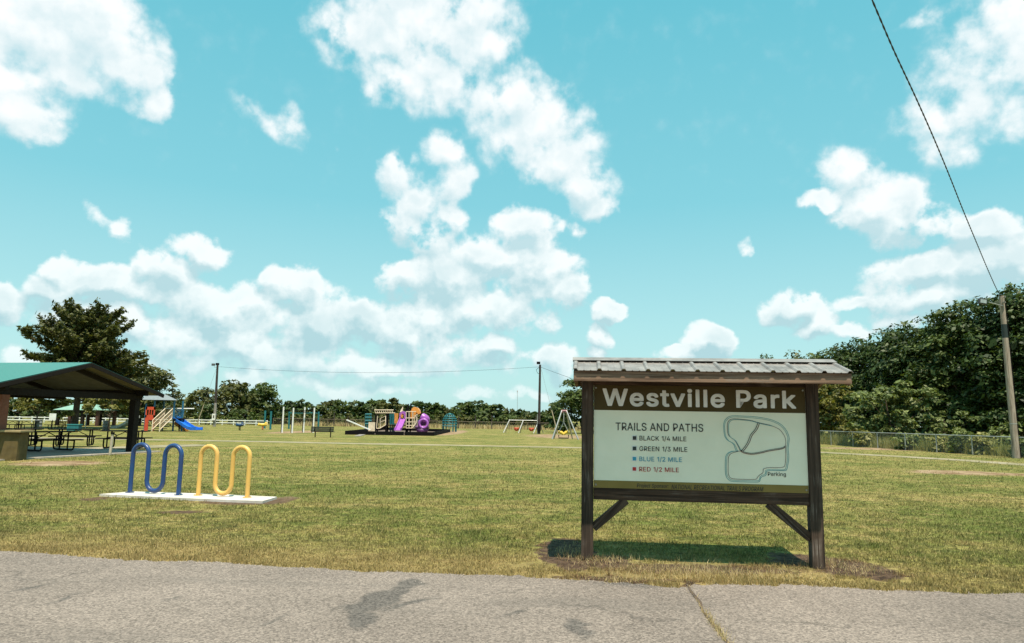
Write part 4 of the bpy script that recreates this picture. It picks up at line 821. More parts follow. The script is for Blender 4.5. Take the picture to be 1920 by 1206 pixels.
for s in (-1, 1):
    vs = []; fs = []
    for (x, dz) in prof:
        for (yy, zz) in ((s * 0.02, RZ), (s * (HD + 0.025), EZ + 0.002)):
            vs += [(x, yy, zz + dz), (x, yy, zz + dz - 0.006)]
    for i in range(len(prof) - 1):
        a = 4 * i; c = 4 * (i + 1)
        fs += [(a, a + 2, c + 2, c), (a + 1, c + 1, c + 3, a + 3), (a + 2, a + 3, c + 3, c + 2), (a, c, c + 1, a + 1)]
    mb = MB(); mb.add(vs, fs); mb.build('roof_sheet', SHEET, SIGN, True)
mb = MB(); mb.add([(x, yy, zz) for x in (XL - .01, XR - .0) for (yy, zz) in ((-0.15, RZ - 0.006), (0, RZ + 0.042), (0.15, RZ - 0.006), (0, RZ + 0.034))], [(0, 1, 5, 4), (1, 2, 6, 5), (0, 4, 7, 3), (3, 7, 6, 2), (0, 3, 2, 1), (4, 5, 6, 7)])
mb.build('ridge_cap', SHEET, SIGN, True)
for s in (-1, 1):
    MB().box(((XL + XR) / 2, s * (HD - 0.02), EZ - 0.062), (XR - XL - 0.02, 0.04, 0.115), bev=0.004).build('fascia_board', WOOD_L, SIGN, True)
for x in (XL + 0.03, XR - 0.03):
    for s in (-1, 1):
        MB().beam((x, s * 0.003, RZ - 0.075), (x, s * (HD - 0.042), EZ - 0.075), 0.04, 0.12, bev=0.003).build('gable_board', WOOD_L, SIGN, True)
for x in (-1.295, 1.295):
    MB().prism([(x - .045, -HD + .045, EZ - .07), (x - .045, -HD + .045, EZ - .02), (x - .045, -.072, RZ - .055), (x - .045, -.072, 2.12), (x - .045, -.2, 2.12)], (0.09, 0, 0)).build('bracket', WOOD_X, SIGN, True)
MB().box(((XL + XR) / 2, 0, 2.165), (XR - XL - .16, 0.12, 0.085)).build('ridge_beam', WOOD_X, SIGN, True)


# ------------------------------------------------------------------ bike racks on their pad
def rack_pts(px_legs, y_top, y_base, depth0, depth1, y_u):
    x0, x3 = px_legs[0], px_legs[-1]
    A = gp(x0, y_base[0]); B = gp(x3, y_base[1])
    dv = B - A
    span = dv.length; dv.normalize()
    ht = 0.94; r = span / 6
    P = []
    def arc(cx, cz, r, a0, a1, n=14):
        return [(cx + r * math.cos(a0 + (a1 - a0) * i / n), cz + r * math.sin(a0 + (a1 - a0) * i / n)) for i in range(n + 1)]
    prof = [(0, -0.02)] + [(0, (ht - r) * i / 4) for i in range(1, 4)] + arc(r, ht - r, r, math.pi, 0) + arc(3 * r, 0.055 + r, r, math.pi, 2 * math.pi) + arc(5 * r, ht - r, r, math.pi, 0) + [(6 * r, (ht - r) * i / 4) for i in (3, 2, 1)] + [(6 * r, -0.02)]
    return A, dv, prof


PADM = M('pale_concrete_pad', (0.62, 0.57, 0.51), 0.9, c2=(0.44, 0.40, 0.35), scale=2.2, bmp=0.3, bscale=40)
pad_px = [(186, 931), (250, 925.5), (400, 930.5), (519, 936), (492, 944.5), (330, 938)]
mb = MB(); mb.prism([gp(*p) + Vector((0, 0, -0.02)) for p in pad_px], (0, 0, 0.065))
tag(mb.build('concrete_pad', PADM), kind='structure')
for mat, legs, yb, label in ((RACK_BLUE, (243, 334), (928, 933), 'blue wave shaped tube bike rack on pale concrete pad'),
                             (RACK_YEL, (371, 463), (933.5, 937.5), 'yellow wave shaped tube bike rack on pale concrete pad')):
    A, dv, prof = rack_pts(legs, 840, yb, 0, 0, 0)
    mid_ = A + dv * 0.5
    root = thing('bike_rack', (A.x, A.y, 0.045), label, 'bike rack', 'wave bike racks on the concrete pad')
    pts = [A + dv * s + Vector((0, 0, 0.045 + z)) for s, z in prof]
    MB().tube(pts, 0.043, 14).build('tube', mat, root)
    for s in (0, prof[-1][0]):
        MB().cyl(A + dv * s + Vector((0, 0, 0.0455)), 0.082, 0.010, 18).build('foot_plate', mat, root)
        for k in range(4):
            MB().cyl(A + dv * s + Vector((math.cos(k * 1.571 + .78) * .064, math.sin(k * 1.571 + .78) * .064, 0.055)), 0.010, 0.012, 6).build('bolt', STEEL, root)


# ------------------------------------------------------------------ pavilion
Nn = Vector((-16.4, 22.4, 0)); Ff = Vector((-14.5, 29.8, 0))
e1 = (Ff - Nn).normalized(); e2 = Vector((-e1.y, e1.x, 0)); SP = (Ff - Nn).length; LEN = 13.0
EVE, RDG = 2.42, 3.42
ROOFG, nt, b = new_mat('green_standing_seam')
t = nt.nodes.new('ShaderNodeTexCoord').outputs['Object']
sx_ = vmth(nt, 'DOT_PRODUCT', t, tuple(e2))
stripe = mth(nt, 'PINGPONG', mth(nt, 'MULTIPLY', sx_, 4.0), 0.5)
nt.links.new(mix(nt, ramp(nt, stripe, 0.02, 0.14), (0.015, 0.085, 0.072), (0.045, 0.19, 0.16)), b.inputs['Base Color'])
b.inputs['Roughness'].default_value = 0.45
SOFF = M('olive_soffit', (0.15, 0.125, 0.070), 0.8, c2=(0.12, 0.10, 0.058), scale=1.5)
PAV = thing('picnic_pavilion', Nn + e1 * SP / 2, 'open picnic pavilion with green metal roof at the left edge', 'pavilion')


def PL(s, tt, z):
    return Nn + e1 * s + e2 * tt + Vector((0, 0, z))


mb = MB()
for a, c in ((0, SP / 2), (SP, SP / 2)):
    q = [PL(a, 0, EVE), PL(c, 0, RDG), PL(c, LEN, RDG), PL(a, LEN, EVE)]
    mb.add(q + [p - Vector((0, 0, 0.05)) for p in q], [(0, 1, 2, 3), (4, 7, 6, 5), (0, 4, 5, 1), (1, 5, 6, 2), (2, 6, 7, 3), (3, 7, 4, 0)])
mb.build('roof', ROOFG, PAV)
mb = MB()
for a, c in ((0.06, SP / 2), (SP - 0.06, SP / 2)):
    q = [PL(a, 0.06, EVE - 0.056), PL(c, 0.06, RDG - 0.056), PL(c, LEN, RDG - 0.056), PL(a, LEN, EVE - 0.056)]
    mb.add(q + [p - Vector((0, 0, 0.03)) for p in q], [(0, 1, 2, 3), (4, 7, 6, 5), (0, 4, 5, 1), (1, 5, 6, 2), (2, 6, 7, 3), (3, 7, 4, 0)])
mb.build('soffit', SOFF, PAV)
for a in (0.02, SP - 0.02):
    MB().beam(PL(a, -0.03, EVE - 0.10), PL(SP / 2, -0.03, RDG - 0.10), 0.05, 0.14).build('rake_board', DKBROWN, PAV)
for tt in (0.7, 4.6, 8.5, 12.4):
    MB().box(PL(SP / 2, tt, EVE - 0.17), (SP - 0.9, 0.16, 0.24), rz=math.atan2(e1.y, e1.x)).build('tie_beam', DKBROWN, PAV)
    for a in (0.9, SP - 0.9):
        MB().beam(PL(a, tt, EVE - 0.02), PL(SP / 2, tt, RDG - 0.22), 0.12, 0.16).build('rafter', DKBROWN, PAV)
for a in (0.75, SP - 0.75):
    MB().box(PL(a, LEN / 2 + .05, EVE - 0.02), (LEN - 0.2, 0.14, 0.2), rz=math.atan2(e2.y, e2.x)).build('eave_beam', DKBROWN, PAV)
for i, tt in enumerate((0.7, 12.4)):
    for a in (1.1, SP - 0.75):
        MB().box(PL(a, tt, EVE / 2 - 0.15), (0.27, 0.27, EVE - 0.28), rz=math.atan2(e1.y, e1.x)).build('post', BRICKRED if (a < 2 and i == 0) else DKBROWN, PAV)
mb = MB(); mb.prism([PL(-0.2, 0.2, 0.0), PL(SP + .4, 0.2, 0.0), PL(SP + .4, LEN, 0.0), PL(-0.2, LEN, 0.0)], (0, 0, 0.05))
tag(mb.build('pavilion_slab', CONC), kind='structure')
cb = gp(4, 864)
CTR = thing('serving_counter', cb, 'tan block counter with pale slab top at the left frame edge', 'counter')
TANB = M('tan_block', (0.115, 0.080, 0.024), 0.9, c2=(0.075, 0.052, 0.016), scale=3, bmp=.3, bscale=20)
MB().box(cb + Vector((-0.2, 0.3, 0.45)), (1.15, 0.6, 0.90), rz=.1, bev=.02).build('base', TANB, CTR)
MB().box(cb + Vector((-0.2, 0.3, 0.945)), (1.35, 0.8, 0.07), rz=.1, bev=.01).build('slab_top', M('pale_slab', (0.34, 0.26, 0.13), .8), CTR)


# picnic tables
def make_table(name, loc, label, group, rz):
    root = thing(name, loc, label, 'picnic table', group, rz)
    mb = MB()
    for k in range(5):
        mb.box((0, (k - 2) * 0.152, 0.755), (1.85, 0.142, 0.04), bev=.004)
    mb.build('table_top', BLACK, root, True)
    for s in (-1, 1):
        mb = MB()
        for k in (-.5, .5):
            mb.box((0, s * 0.70 + k * 0.135, 0.445), (1.85, 0.125, 0.04), bev=.004)
        mb.build('seat', BLACK, root, True)
    for x in (-0.62, 0.62):
        mb = MB()
        pts = [(x, -0.70, 0.42), (x, -0.70, 0.16), (x, -0.66, 0.08), (x, -0.58, 0.045), (x, 0, 0.04), (x, 0.58, 0.045), (x, 0.66, 0.08), (x, 0.70, 0.16), (x, 0.70, 0.42)]
        mb.tube(pts, 0.032, 8)
        for s in (-1, 1):
            mb.tube([(x, s * 0.27, 0.04), (x, s * 0.27, 0.73)], 0.03, 8)
        mb.tube([(x, -.72, .41), (x, .72, .41)], 0.022, 6)
        mb.build('leg_frame', BLACK, root, True)
    MB().tube([(-.62, 0, .40), (0, 0, .72)], .018, 6).tube([(.62, 0, .40), (0.0, 0, .72)], .018, 6).build('brace', BLACK, root, True)
    return root


G1 = 'picnic tables under the pavilion'
t0 = make_table('picnic_table', gp(88, 848) + Vector((0, 0, .05)), 'black picnic table nearest the counter under the pavilion', G1, R(62))
for px, py, rz, lb in ((232, 843, R(12), 'black picnic table beside the far dark pavilion post'), (140, 838, R(20), 'black picnic table between two others, deepest under the pavilion'), (30, 838, R(20), 'black picnic table behind the tan counter under the pavilion')):
    c = copy_tree(t0); c.location = gp(px, py) + Vector((0, 0, .05)); c.rotation_euler.z = rz; c['label'] = lb
for px, py, rz, lb in ((22, 806, .1, 'far dark picnic table seen leftmost through the pavilion'), (48, 806, .3, 'far dark picnic table just left of the grey barrel'), (112, 806, .0, 'far dark picnic table right of the white notice'), (126, 801, .2, 'farthest picnic table under the small green roof')):
    c = copy_tree(t0); c.location = gp(px, py); c.rotation_euler.z = rz; c['label'] = lb; c['group'] = 'far picnic tables beyond the pavilion'

# pale spigot post
p = gp(206, 854)
SPG = thing('spigot_post', p, 'pale upright water tap post in grass before pavilion', 'tap post')
MB().tube([p, p + Vector((0.03, 0, 0.80))], .05, 10).build('post', M('pale_post', (.50, .44, .34), .8), SPG)
MB().cyl(p + Vector((.03, 0, .80)), .07, .07, 10).tube([p + Vector((.03, 0, .8)), p + Vector((.16, -.02, .78)), p + Vector((.2, -.02, .7))], .02, 6).build('tap', BLACK, SPG)

# barrels, bins, notices
for px, py, lb in ((71, 806, 'grey metal trash barrel below the white notice, left one'), (198, 807, 'grey metal trash barrel by the thin tree trunk beside the slide')):
    p = gp(px, py); o = thing('trash_barrel', p, lb, 'trash barrel', 'grey trash barrels')
    mb = MB(); mb.tube([p + Vector((0, 0, z)) for z in (0, .02, .29, .30, .31, .58, .59, .60, .86)], [.28, .29, .29, .31, .29, .29, .31, .29, .29], 18); mb.build('drum', M('grey_drum', (.16, .17, .16), .6), o)
    MB().tube([p + Vector((math.cos(a) * .29, math.sin(a) * .29, .87)) for a in np.linspace(0, 2 * math.pi, 20)[:-1]], .018, 6, closed=True).build('rim', STEEL, o)
p = gp(139, 808); o = thing('storage_bin', p, 'teal plastic bin with lid on the far grass', 'bin')
MB().box(p + Vector((0, 0, .24)), (1.0, .55, .48), bev=.04).build('tub', TEAL, o)
MB().box(p + Vector((0, 0, .525)), (1.08, .62, .09), bev=.03).build('lid', M('teal_lid', (.03, .20, .20), .5), o)
for px, py, w, h, z, lb in ((97, 805, .62, .58, .85, 'white square notice board seen through the pavilion'), (160, 803, .38, .32, 1.35, 'small white sign on post by second green roof')):
    p = gp(px, py); o = thing('notice_board', p, lb, 'notice')
    MB().tube([p, p + Vector((0, 0, z + h))], .03, 8).build('post', WHITE if w < .5 else BLACK, o)
    MB().box(p + Vector((0, -.05, z + h / 2)), (w, .03, h), bev=.004).build('board', WHITE, o)

# second pavilion, far
D2 = 84
c0 = gx(141, D2)
o = thing('small_pavilion', c0, 'small far pavilion with pale green roof seen beneath the nearer one', 'pavilion')
a = at(98, 768.5, D2); bq = at(184, 769, D2); top = at(119, 757.5, D2); top2 = at(160, 757.5, D2)
mb = MB()
e = Vector((0, 4.5, 0)); h2 = Vector((0, 2.2, 0))
mb.add([a, bq, bq + e, a + e, top + h2, top2 + h2], [(0, 1, 5, 4), (1, 2, 5), (2, 3, 4, 5), (3, 0, 4), (0, 3, 2, 1)])
mb.build('roof', M('pale_green_roof', (.22, .38, .30), .5), o)
for px in (103, 126, 150, 178):
    for yy in (.4, 4.0):
        q = gx(px, D2) + Vector((0, yy, 0)); MB().box(q + Vector((0, 0, a.z / 2)), (.32, .32, a.z)).build('post', DKBROWN if px in (103, 150) else M('brick_post', (.07, .028, .018), .8), o)

# ------------------------------------------------------------------ playground with white roof and blue slide
DA = 66.0


def T(px, py, dy=0.0, d=DA):
    return at(px, py, d + dy)


def post_px(mb, px, ytop, d, dy=0.0, r=0.07, n=8):
    a = gx(px, d + dy); t = at(px, ytop, d + dy); t.x = a.x + (t.x - a.x) * 0.3
    mb.tube([a, t], r, n); return t


PGA = thing('play_tower', gx(310, DA), 'blue posted play tower with pale roof, red panel, stairs and a blue slide', 'playground')
for px, yt, dy in ((272, 757, 0), (288, 748, 0), (325, 748, 0), (341, 752, .3), (288, 748, 2.0), (305, 750, 2.0), (325, 748, 2.0), (341, 753, 2.0), (254, 765, .8)):
    mb = MB(); post_px(mb, px, yt, DA, dy, .085); mb.build('post', TEALP, PGA)
mb = MB()
a_, b_, c_, d_ = T(266, 749.5, -.3), T(333, 750.5, -.3), T(333, 750.5, 2.4), T(266, 749.5, 2.4)
PROOF = M('grey_blue_roof', (.20, .225, .235), .6)
r0, r1 = T(275, 739, 1.0), T(310, 739.5, 1.0)
mb.add([a_, b_, c_, d_, r0, r1], [(0, 1, 5, 4), (1, 2, 5), (2, 3, 4, 5), (3, 0, 4), (0, 3, 2, 1)]); mb.build('roof', PROOF, PGA)
mb = MB(); z = 1.15
p0 = gx(270, DA); p1 = gx(343, DA); mb.box(((p0.x + p1.x) / 2, DA + 1.05, z), (p1.x - p0.x, 2.0, .1)); mb.build('deck', DKBROWN, PGA)
# red panel with slots and an opening
mb = MB(); xl = gx(272.5, DA).x; xr = gx(290, DA).x; zt = at(280, 763, DA).z; w = xr - xl
for x0, x1, z0, z1 in ((0, 1, .88, 1), (0, 1, .55, .66), (0, .14, 0, 1), (.86, 1, 0, 1), (.33, .42, .66, .88), (.58, .67, .66, .88), (.14, .38, 0, .55), (.38, .86, .45, .55)):
    mb.box((xl + w * (x0 + x1) / 2, DA - .12, zt * (z0 + z1) / 2), (w * (x1 - x0), .06, zt * (z1 - z0)))
mb.build('red_panel', REDP, PGA)
mb = MB(); xl = gx(292, DA).x; xr = gx(307, DA).x; mb.box(((xl + xr) / 2, DA + 1.9, 1.75), (xr - xl, .06, 1.0)); mb.build('tan_panel', TAN, PGA)
# stairs coming towards the viewer and up to the right
A0, A1 = T(285, 806, -1.6), T(308, 785, -.5)
mb = MB()
for i in range(7):
    f = i / 6; p = A0.lerp(A1, f); z = .08 + f * 1.05
    mb.box((p.x + .45, p.y + .25, z), (1.05, .5, .05), rz=-.25)
mb.build('stairs', DKBROWN, PGA)
for ox, oy in ((0, 0), (.85, -.35)):
    o3 = Vector((ox, oy, 0)); mb = MB()
    b0 = Vector((A0.x, A0.y, 0)) + o3; b1 = Vector((A1.x, A1.y, 0)) + o3
    up = lambda p, z: Vector((p.x, p.y, z))
    mb.tube([up(b0, 0), up(b0, 1.0), up(b1, 2.05), up(b1, 1.15)], .045, 6)
    mb.tube([up(b0, .15), up(b1, 1.2)], .045, 6)
    mb.tube([up(b0, .62), up(b1, 1.66)], .03, 6)
    mb.build('handrail', CREAM, PGA)
    mb = MB()
    for i in range(1, 12):
        f = i / 12; p = b0.lerp(b1, f); mb.tube([up(p, .15 + f * 1.05), up(p, 1.0 + f * 1.05)], .022, 5)
    mb.build('balusters', TAN, PGA)
# railing and bar on the right
mb = MB(); a = gx(326, DA); c = gx(341, DA)
for i in range(7):
    x = a.x + (c.x - a.x) * i / 6; mb.tube([(x, DA + .1, 1.25), (x, DA + .2, 1.95)], .025, 5)
mb.tube([(a.x, DA + .1, 1.95), (c.x, DA + .2, 1.95)], .035, 6); mb.build('guard_rail', TEALP, PGA)
MB().tube([T(308, 766, .9), T(364, 766.5, .9)], .05, 8).build('overhead_bar', WHITE, PGA)
pts = [T(x, y, dy) for x, y, dy in ((324, 784.5, .8), (331, 786, .4), (340, 792, -.1), (350, 799, -.6), (358, 804, -.9), (366, 806, -1.2), (373, 805.5, -1.4))]
MB().slide(pts, (.5, 1, 0), .75, .22, .05).build('blue_slide', BLUEP, PGA)
MB().tube([T(336, 791, .1) + Vector((0, 0, -.1)), gx(336, DA) + Vector((0, .1, 0))], .06, 6).build('slide_support', DKBROWN, PGA)
pts = [T(x, y, dy) for x, y, dy in ((257, 783, .9), (250, 787, .7), (242, 793, .4), (232, 799, .2), (224, 802, .0), (213, 802.5, -.2))]
MB().slide(pts, (.3, 1, 0), .6, .2, .04).build('grey_slide', GREYP, PGA)
MB().tube([T(330, 793, 1.4), T(337, 798, 1.2), T(343, 803, 1.0), T(351, 805, .8)], .22, 10).build('crawl_slide', ORANGE, PGA)

# ------------------------------------------------------------------ purple playground in its timber edged pit
DB = 73.0


def U(px, py, dy=0.0):
    return at(px, py, DB + dy)


bp = [gp(648, 815), gp(812, 817.5), gp(843, 810.5), gp(720, 806.5)]
mb = MB()
for a, c in zip(bp, bp[1:] + bp[:1]):
    L = (c - a).length; k = max(1, int(L / 2.4))
    for i in range(k):
        p, q = a.lerp(c, (i + .01) / k), a.lerp(c, (i + .99) / k)
        mb.beam(p + Vector((0, 0, .17)), q + Vector((0, 0, .17)), .14, .34)
PIT = tag(mb.build('pit_border', BLACK), 'low black edging around the purple playground pit', 'playground edging')
mb = MB(); mb.add([p + Vector((0, 0, .02)) for p in bp], [(0, 1, 2, 3)])
tag(mb.build('mulch', M('mulch', (.16, .11, .08), .95, c2=(.09, .06, .045), scale=3, bmp=.5)), kind='structure')
p0 = gp(670, 817.5); p1 = gp(690, 812)
mb = MB(); mb.prism([gp(664, 818.5), gp(676, 818.5), gp(692, 813.5), gp(680, 813.5)], (0, 0, .05)); mb.build('entry_ramp', M('ramp_grey', (.25, .22, .20), .9), PIT)

PGB = thing('play_structure', gx(745, DB), 'purple and orange play structure with tan ladders inside the black edging', 'playground')
for px, yt, dy in ((704, 776, -.6), (708, 772, 1.2), (724, 776, -.6), (727, 771, .5), (739, 770, .8), (764.5, 757.5, 0), (769.5, 756.5, 1.0), (762, 765, 1.4), (789, 772, .6)):
    mb = MB(); post_px(mb, px, yt, DB, dy, .08); mb.build('post', BLACK, PGB)
MB().box(U(698, 799, -.4) + Vector((0, 0, -.2)), (.66, .6, 1.15)).build('tan_post_panel', CREAM, PGB)
MB().beam(U(650, 787.5, -.5), U(695, 806.5, -.9), .14, .1).build('balance_beam', WHITE, PGB)
mb = MB()
for dy in (-.5, .6):
    mb.tube([U(702, 769, dy), U(738, 769, dy)], .05, 6)
    mb.tube([U(704, 774.5, dy), U(741, 774.5, dy)], .04, 6)
for i in range(9):
    x = 704 + i * 4; mb.tube([U(x, 774.5, -.5), U(x - 1.5, 769, -.5)], .035, 5); mb.tube([U(x, 769, -.5), U(x, 769, .6)], .035, 5)
mb.build('overhead_ladder', CREAM, PGB)
mb = MB()
for dy in (-.7, .5):
    mb = MB()
    mb.tube([U(706, 803, dy), U(708, 780, dy)], .04, 6)
    mb.tube([U(713, 802, dy), U(713, 785, dy), U(723, 780, dy), U(723, 797, dy)], .04, 6)
    mb.tube([U(713, 792, dy), U(723, 787.5, dy)], .03, 6); mb.tube([U(706, 803.5, dy), U(712, 803.5, dy), U(723, 797, dy)], .05, 6)
    mb.build('bridge_rail', CREAM, PGB)
mb = MB(); mb.beam(U(706, 805), U(713, 804.5), 1.2, .14); mb.beam(U(713, 804.5), U(724, 798), 1.2, .14); mb.build('bridge_deck', BLACK, PGB)
mb = MB()
for px in (731, 734.5, 738):
    q = gx(px, DB); t = U(px, 775, .6); mb.tube([Vector((q.x, q.y + .6, 0)), t], .075, 6)
mb.box(U(734.5, 786, .6), (.42, .05, 1.0)); mb.build('teal_panel', TEAL, PGB)
mb = MB(); mb.box(U(761, 797.5, .5), (2.6, 1.6, .1)); mb.box(U(738, 797.5, .5), (1.6, 1.4, .1)); mb.build('deck', DKBROWN, PGB)
mb = MB()
for i in range(4):
    mb.box(U(740.5 + i * 1.7, 784.5, .1), (.075, .05, 1.0))
mb.box(U(743, 776.5, .1), (.42, .06, .08)); mb.box(U(743, 792, .1), (.42, .06, .08)); mb.build('orange_barrier', ORANGE, PGB)
pts = [U(x, y, dy) for x, y, dy in ((756, 785, .2), (754.5, 788, -.1), (752, 794, -.7), (749.5, 800, -1.3), (747.5, 804.5, -1.8), (746, 806.5, -2.3), (745, 806.5, -2.6))]
MB().slide(pts, (1, .25, 0), .55, .2, .05).build('purple_slide', PURPLE, PGB)
HOOD = MB()
xs = [(749, 784), (748.5, 776), (751, 772.5), (755, 771), (759, 772.5), (761, 776), (760.5, 784), (758, 784), (757.5, 778), (755, 775.5), (752, 778), (751.5, 784)]
HOOD.prism([U(x, y, .15) for x, y in xs], (0, .5, 0)); hood = HOOD.build('hood', PURPLE, PGB)
st = []
for i in range(10):
    rr_ = 5.2 if i % 2 == 0 else 2.4; an = math.pi / 2 + i * math.pi / 5; st.append(U(753.5 + rr_ * .62 * math.cos(an), 780 - rr_ * math.sin(an), .05))
MB().prism(st, (0, .06, 0)).build('orange_star', ORANGE, PGB)
MB().tube([U(752.5, 773, .3), U(755.5, 763, .3)], [.16, .03], 8).build('spire', CREAM, PGB)
mb = MB()
for x in (761.5, 767, 774, 777.5, 782):
    mb.tube([U(x, 803, -.6), U(x, 772 if x < 776 else 779, -.6)], .045, 6)
for y in (772, 784, 791.5, 798, 803):
    mb.tube([U(761.5, y, -.6), U(780, y, -.6)], .04, 6)
mb.tube([U(773, 803, -.7), U(778, 797, -.7), U(781.5, 791, -.7), U(781.5, 784, -.7), U(779, 779, -.7), U(783, 778, -.7)], .055, 8)
mb.build('climbing_ladder', CREAM, PGB)
mb = MB()
for i in range(3):
    mb.box(U(771.2 + i * 3.2, 778, -.3), (.14, .05, .85))
mb.prism([U(771, 771, -.2), U(772, 766, -.2), U(776, 763, -.2), U(783, 765, -.2), U(786, 769, -.2), U(788, 775, -.2), U(784, 777, -.2), U(781, 773, -.2), U(779, 778, -.2), U(776, 771, -.2)], (0, .9, 0)); mb.build('orange_canopy', ORANGE, PGB)
mb = MB(); pts = []
for i in range(15):
    an = -.4 + i / 14 * 4.2; pts.append(U(791 + 7.5 * math.sin(an * 1.25 + .6), 782 + i * 1.35, .4 - .8 * math.cos(an)))
mb.tube(pts, [.42] * 15, 12); mb.build('tube_slide', PURPLE, PGB)
mb = MB(); c0 = U(794, 794.5, -.75); mb.tube([c0 + Vector((math.cos(t) * .42, 0, math.sin(t) * .42)) for t in np.linspace(0, 2 * math.pi, 22)[:-1]], .13, 8, closed=True); mb.build('slide_mouth', PURPLE, PGB)
mb = MB(); mb.tube([U(779, 801, -.6), U(803, 800.5, -.6)], [.16, .16], 10)
pts = []
for i in range(12):
    an = math.pi + i / 11 * math.pi; pts.append(U(791.5 + 9.5 * math.cos(an), 799 - 9 * math.sin(an) * 1.0 * (-1) * -1, -.2))
mb.tube([U(782, 800, -.2), U(785, 805, -.4), U(791, 808, -.6), U(798, 806, -.4), U(802, 800, -.2)], [.2, .3, .34, .3, .2], 10); mb.build('slide_exit', DPURPLE, PGB)

# teal figure climber left of it, teal dome at its right end
o = thing('teal_climber', gx(690, 80), 'teal climbing posts behind the tan end of the purple playground', 'climber')
mb = MB()
for px in (686, 690, 695):
    mb.tube([gx(px, 80), at(px, 777, 80)], .11, 8)
mb.build('post', TEAL, o)
mb = MB()
for y in (777, 783, 789, 795):
    mb.tube([at(685, y, 79.9), at(697, y, 79.9)], .10, 6)
mb.build('rung', TEAL, o)
DD = 88
o = thing('climbing_dome', gx(843, DD), 'round teal climbing cage right of the purple playground', 'climbing dome')
cx = gx(843, DD).x; mb = MB()
for y, rpx in ((777, 6), (781.5, 10), (785, 12), (789, 13), (794, 13), (799, 13)):
    z = at(843, y, DD).z; r_ = rpx / F * DD
    mb.tube([(cx + math.cos(t) * r_, DD + math.sin(t) * r_, z) for t in np.linspace(0, 2 * math.pi, 25)[:-1]], .065, 6, closed=True)
mb.build('ring_bars', TEAL, o)
mb = MB(); zt = at(843, 775, DD).z
for i in range(12):
    t = i / 12 * 2 * math.pi; r_ = 13 / F * DD
    mb.tube([(cx + math.cos(t) * r_, DD + math.sin(t) * r_, 0), (cx + math.cos(t) * r_, DD + math.sin(t) * r_, at(843, 789, DD).z), (cx + math.cos(t) * r_ * .6, DD + math.sin(t) * r_ * .6, at(843, 779, DD).z), (cx, DD, zt)], .045, 6)
mb.build('upright_bars', TEAL, o)

# ------------------------------------------------------------------ exercise bars
DW = 68
o = thing('exercise_station', gx(555, DW), 'white post exercise frame with dark bars behind the bench', 'exercise frame')
for px, yt, dy in ((531, 763, 0), (552, 765, -.4), (559.5, 763, 2.0), (578, 764, 2.0)):
    mb = MB(); a = gx(px - 1.0, DW); t = at(px + 1, yt, DW); mb.tube([(a.x, DW + dy, 0), (t.x, DW + dy, t.z)], .075, 8); mb.build('post', WHITE, o)
    MB().tube([(a.x - .14, DW + dy + .1, 0), (t.x - .14, DW + dy + .1, t.z * .93)], .035, 6).build('dark_post', BLACK, o)
mb = MB()
for y in (770.5, 773):
    mb.tube([at(552, y, DW + .8), at(579, y, DW + 2)], .04, 6)
mb.tube([at(531, 770, DW), at(552, 770, DW - .4)], .03, 6); mb.tube([at(531, 770, DW), at(560, 770, DW + 2)], .03, 6)
mb.build('bar', BLACK, o)
DT = 88
o = thing('overhead_bars', gx(570, DT), 'teal overhead ladder frame seen behind the white posts', 'exercise frame')
for px, dy in ((542, 0), (588, -4), (597, -2.5)):
    MB().tube([gx(px, DT + dy), at(px + .6, 772, DT + dy)], .11, 8).build('post', TEAL, o)
mb = MB(); mb.tube([at(542, 774, DT), at(588, 774, DT - 4)], .06, 6); mb.tube([at(545, 775.5, DT + 1.5), at(597, 775.5, DT - 2.5)], .06, 6)
for i in range(9):
    f = i / 8; mb.tube([at(542 + 46 * f, 774, DT - 4 * f), at(545 + 52 * f, 775.5, DT + 1.5 - 4 * f)], .04, 5)
mb.build('ladder', TEAL, o)
o = thing('parallel_posts', gx(502, 84), 'pair of teal exercise posts left of the white posts', 'exercise posts')
for px, yt, dd in ((497, 770, 88), (508, 771, 82)):
    mb = MB(); mb.tube([gx(px - .5, dd), at(px + .5, yt, dd)], .12, 8); mb.build('post', TEAL, o)

# bench
DBN = 55
pb_ = gx(605, DBN)
o = thing('park_bench', pb_, 'dark slatted park bench standing before the exercise bars', 'bench')
mb = MB()
for k in range(3):
    mb.box(pb_ + Vector((0, -.02 + k * .03, .50 + k * .13)), (1.75, .04, .115), bev=.004)
mb.build('backrest', M('bench_green', (.03, .032, .018), .6), o)
mb = MB()
for k in range(3):
    mb.box(pb_ + Vector((0, .12 + k * .14, .43)), (1.75, .12, .04), bev=.004)
mb.build('seat', M('bench_seat', (.03, .032, .018), .6), o)
for x in (-.58, .60):
    MB().tube([pb_ + Vector((x, .2, 0)), pb_ + Vector((x, .2, .43)), pb_ + Vector((x, -.05, .45)), pb_ + Vector((x, .06, .8))], .04, 8).build('leg', BLACK, o)

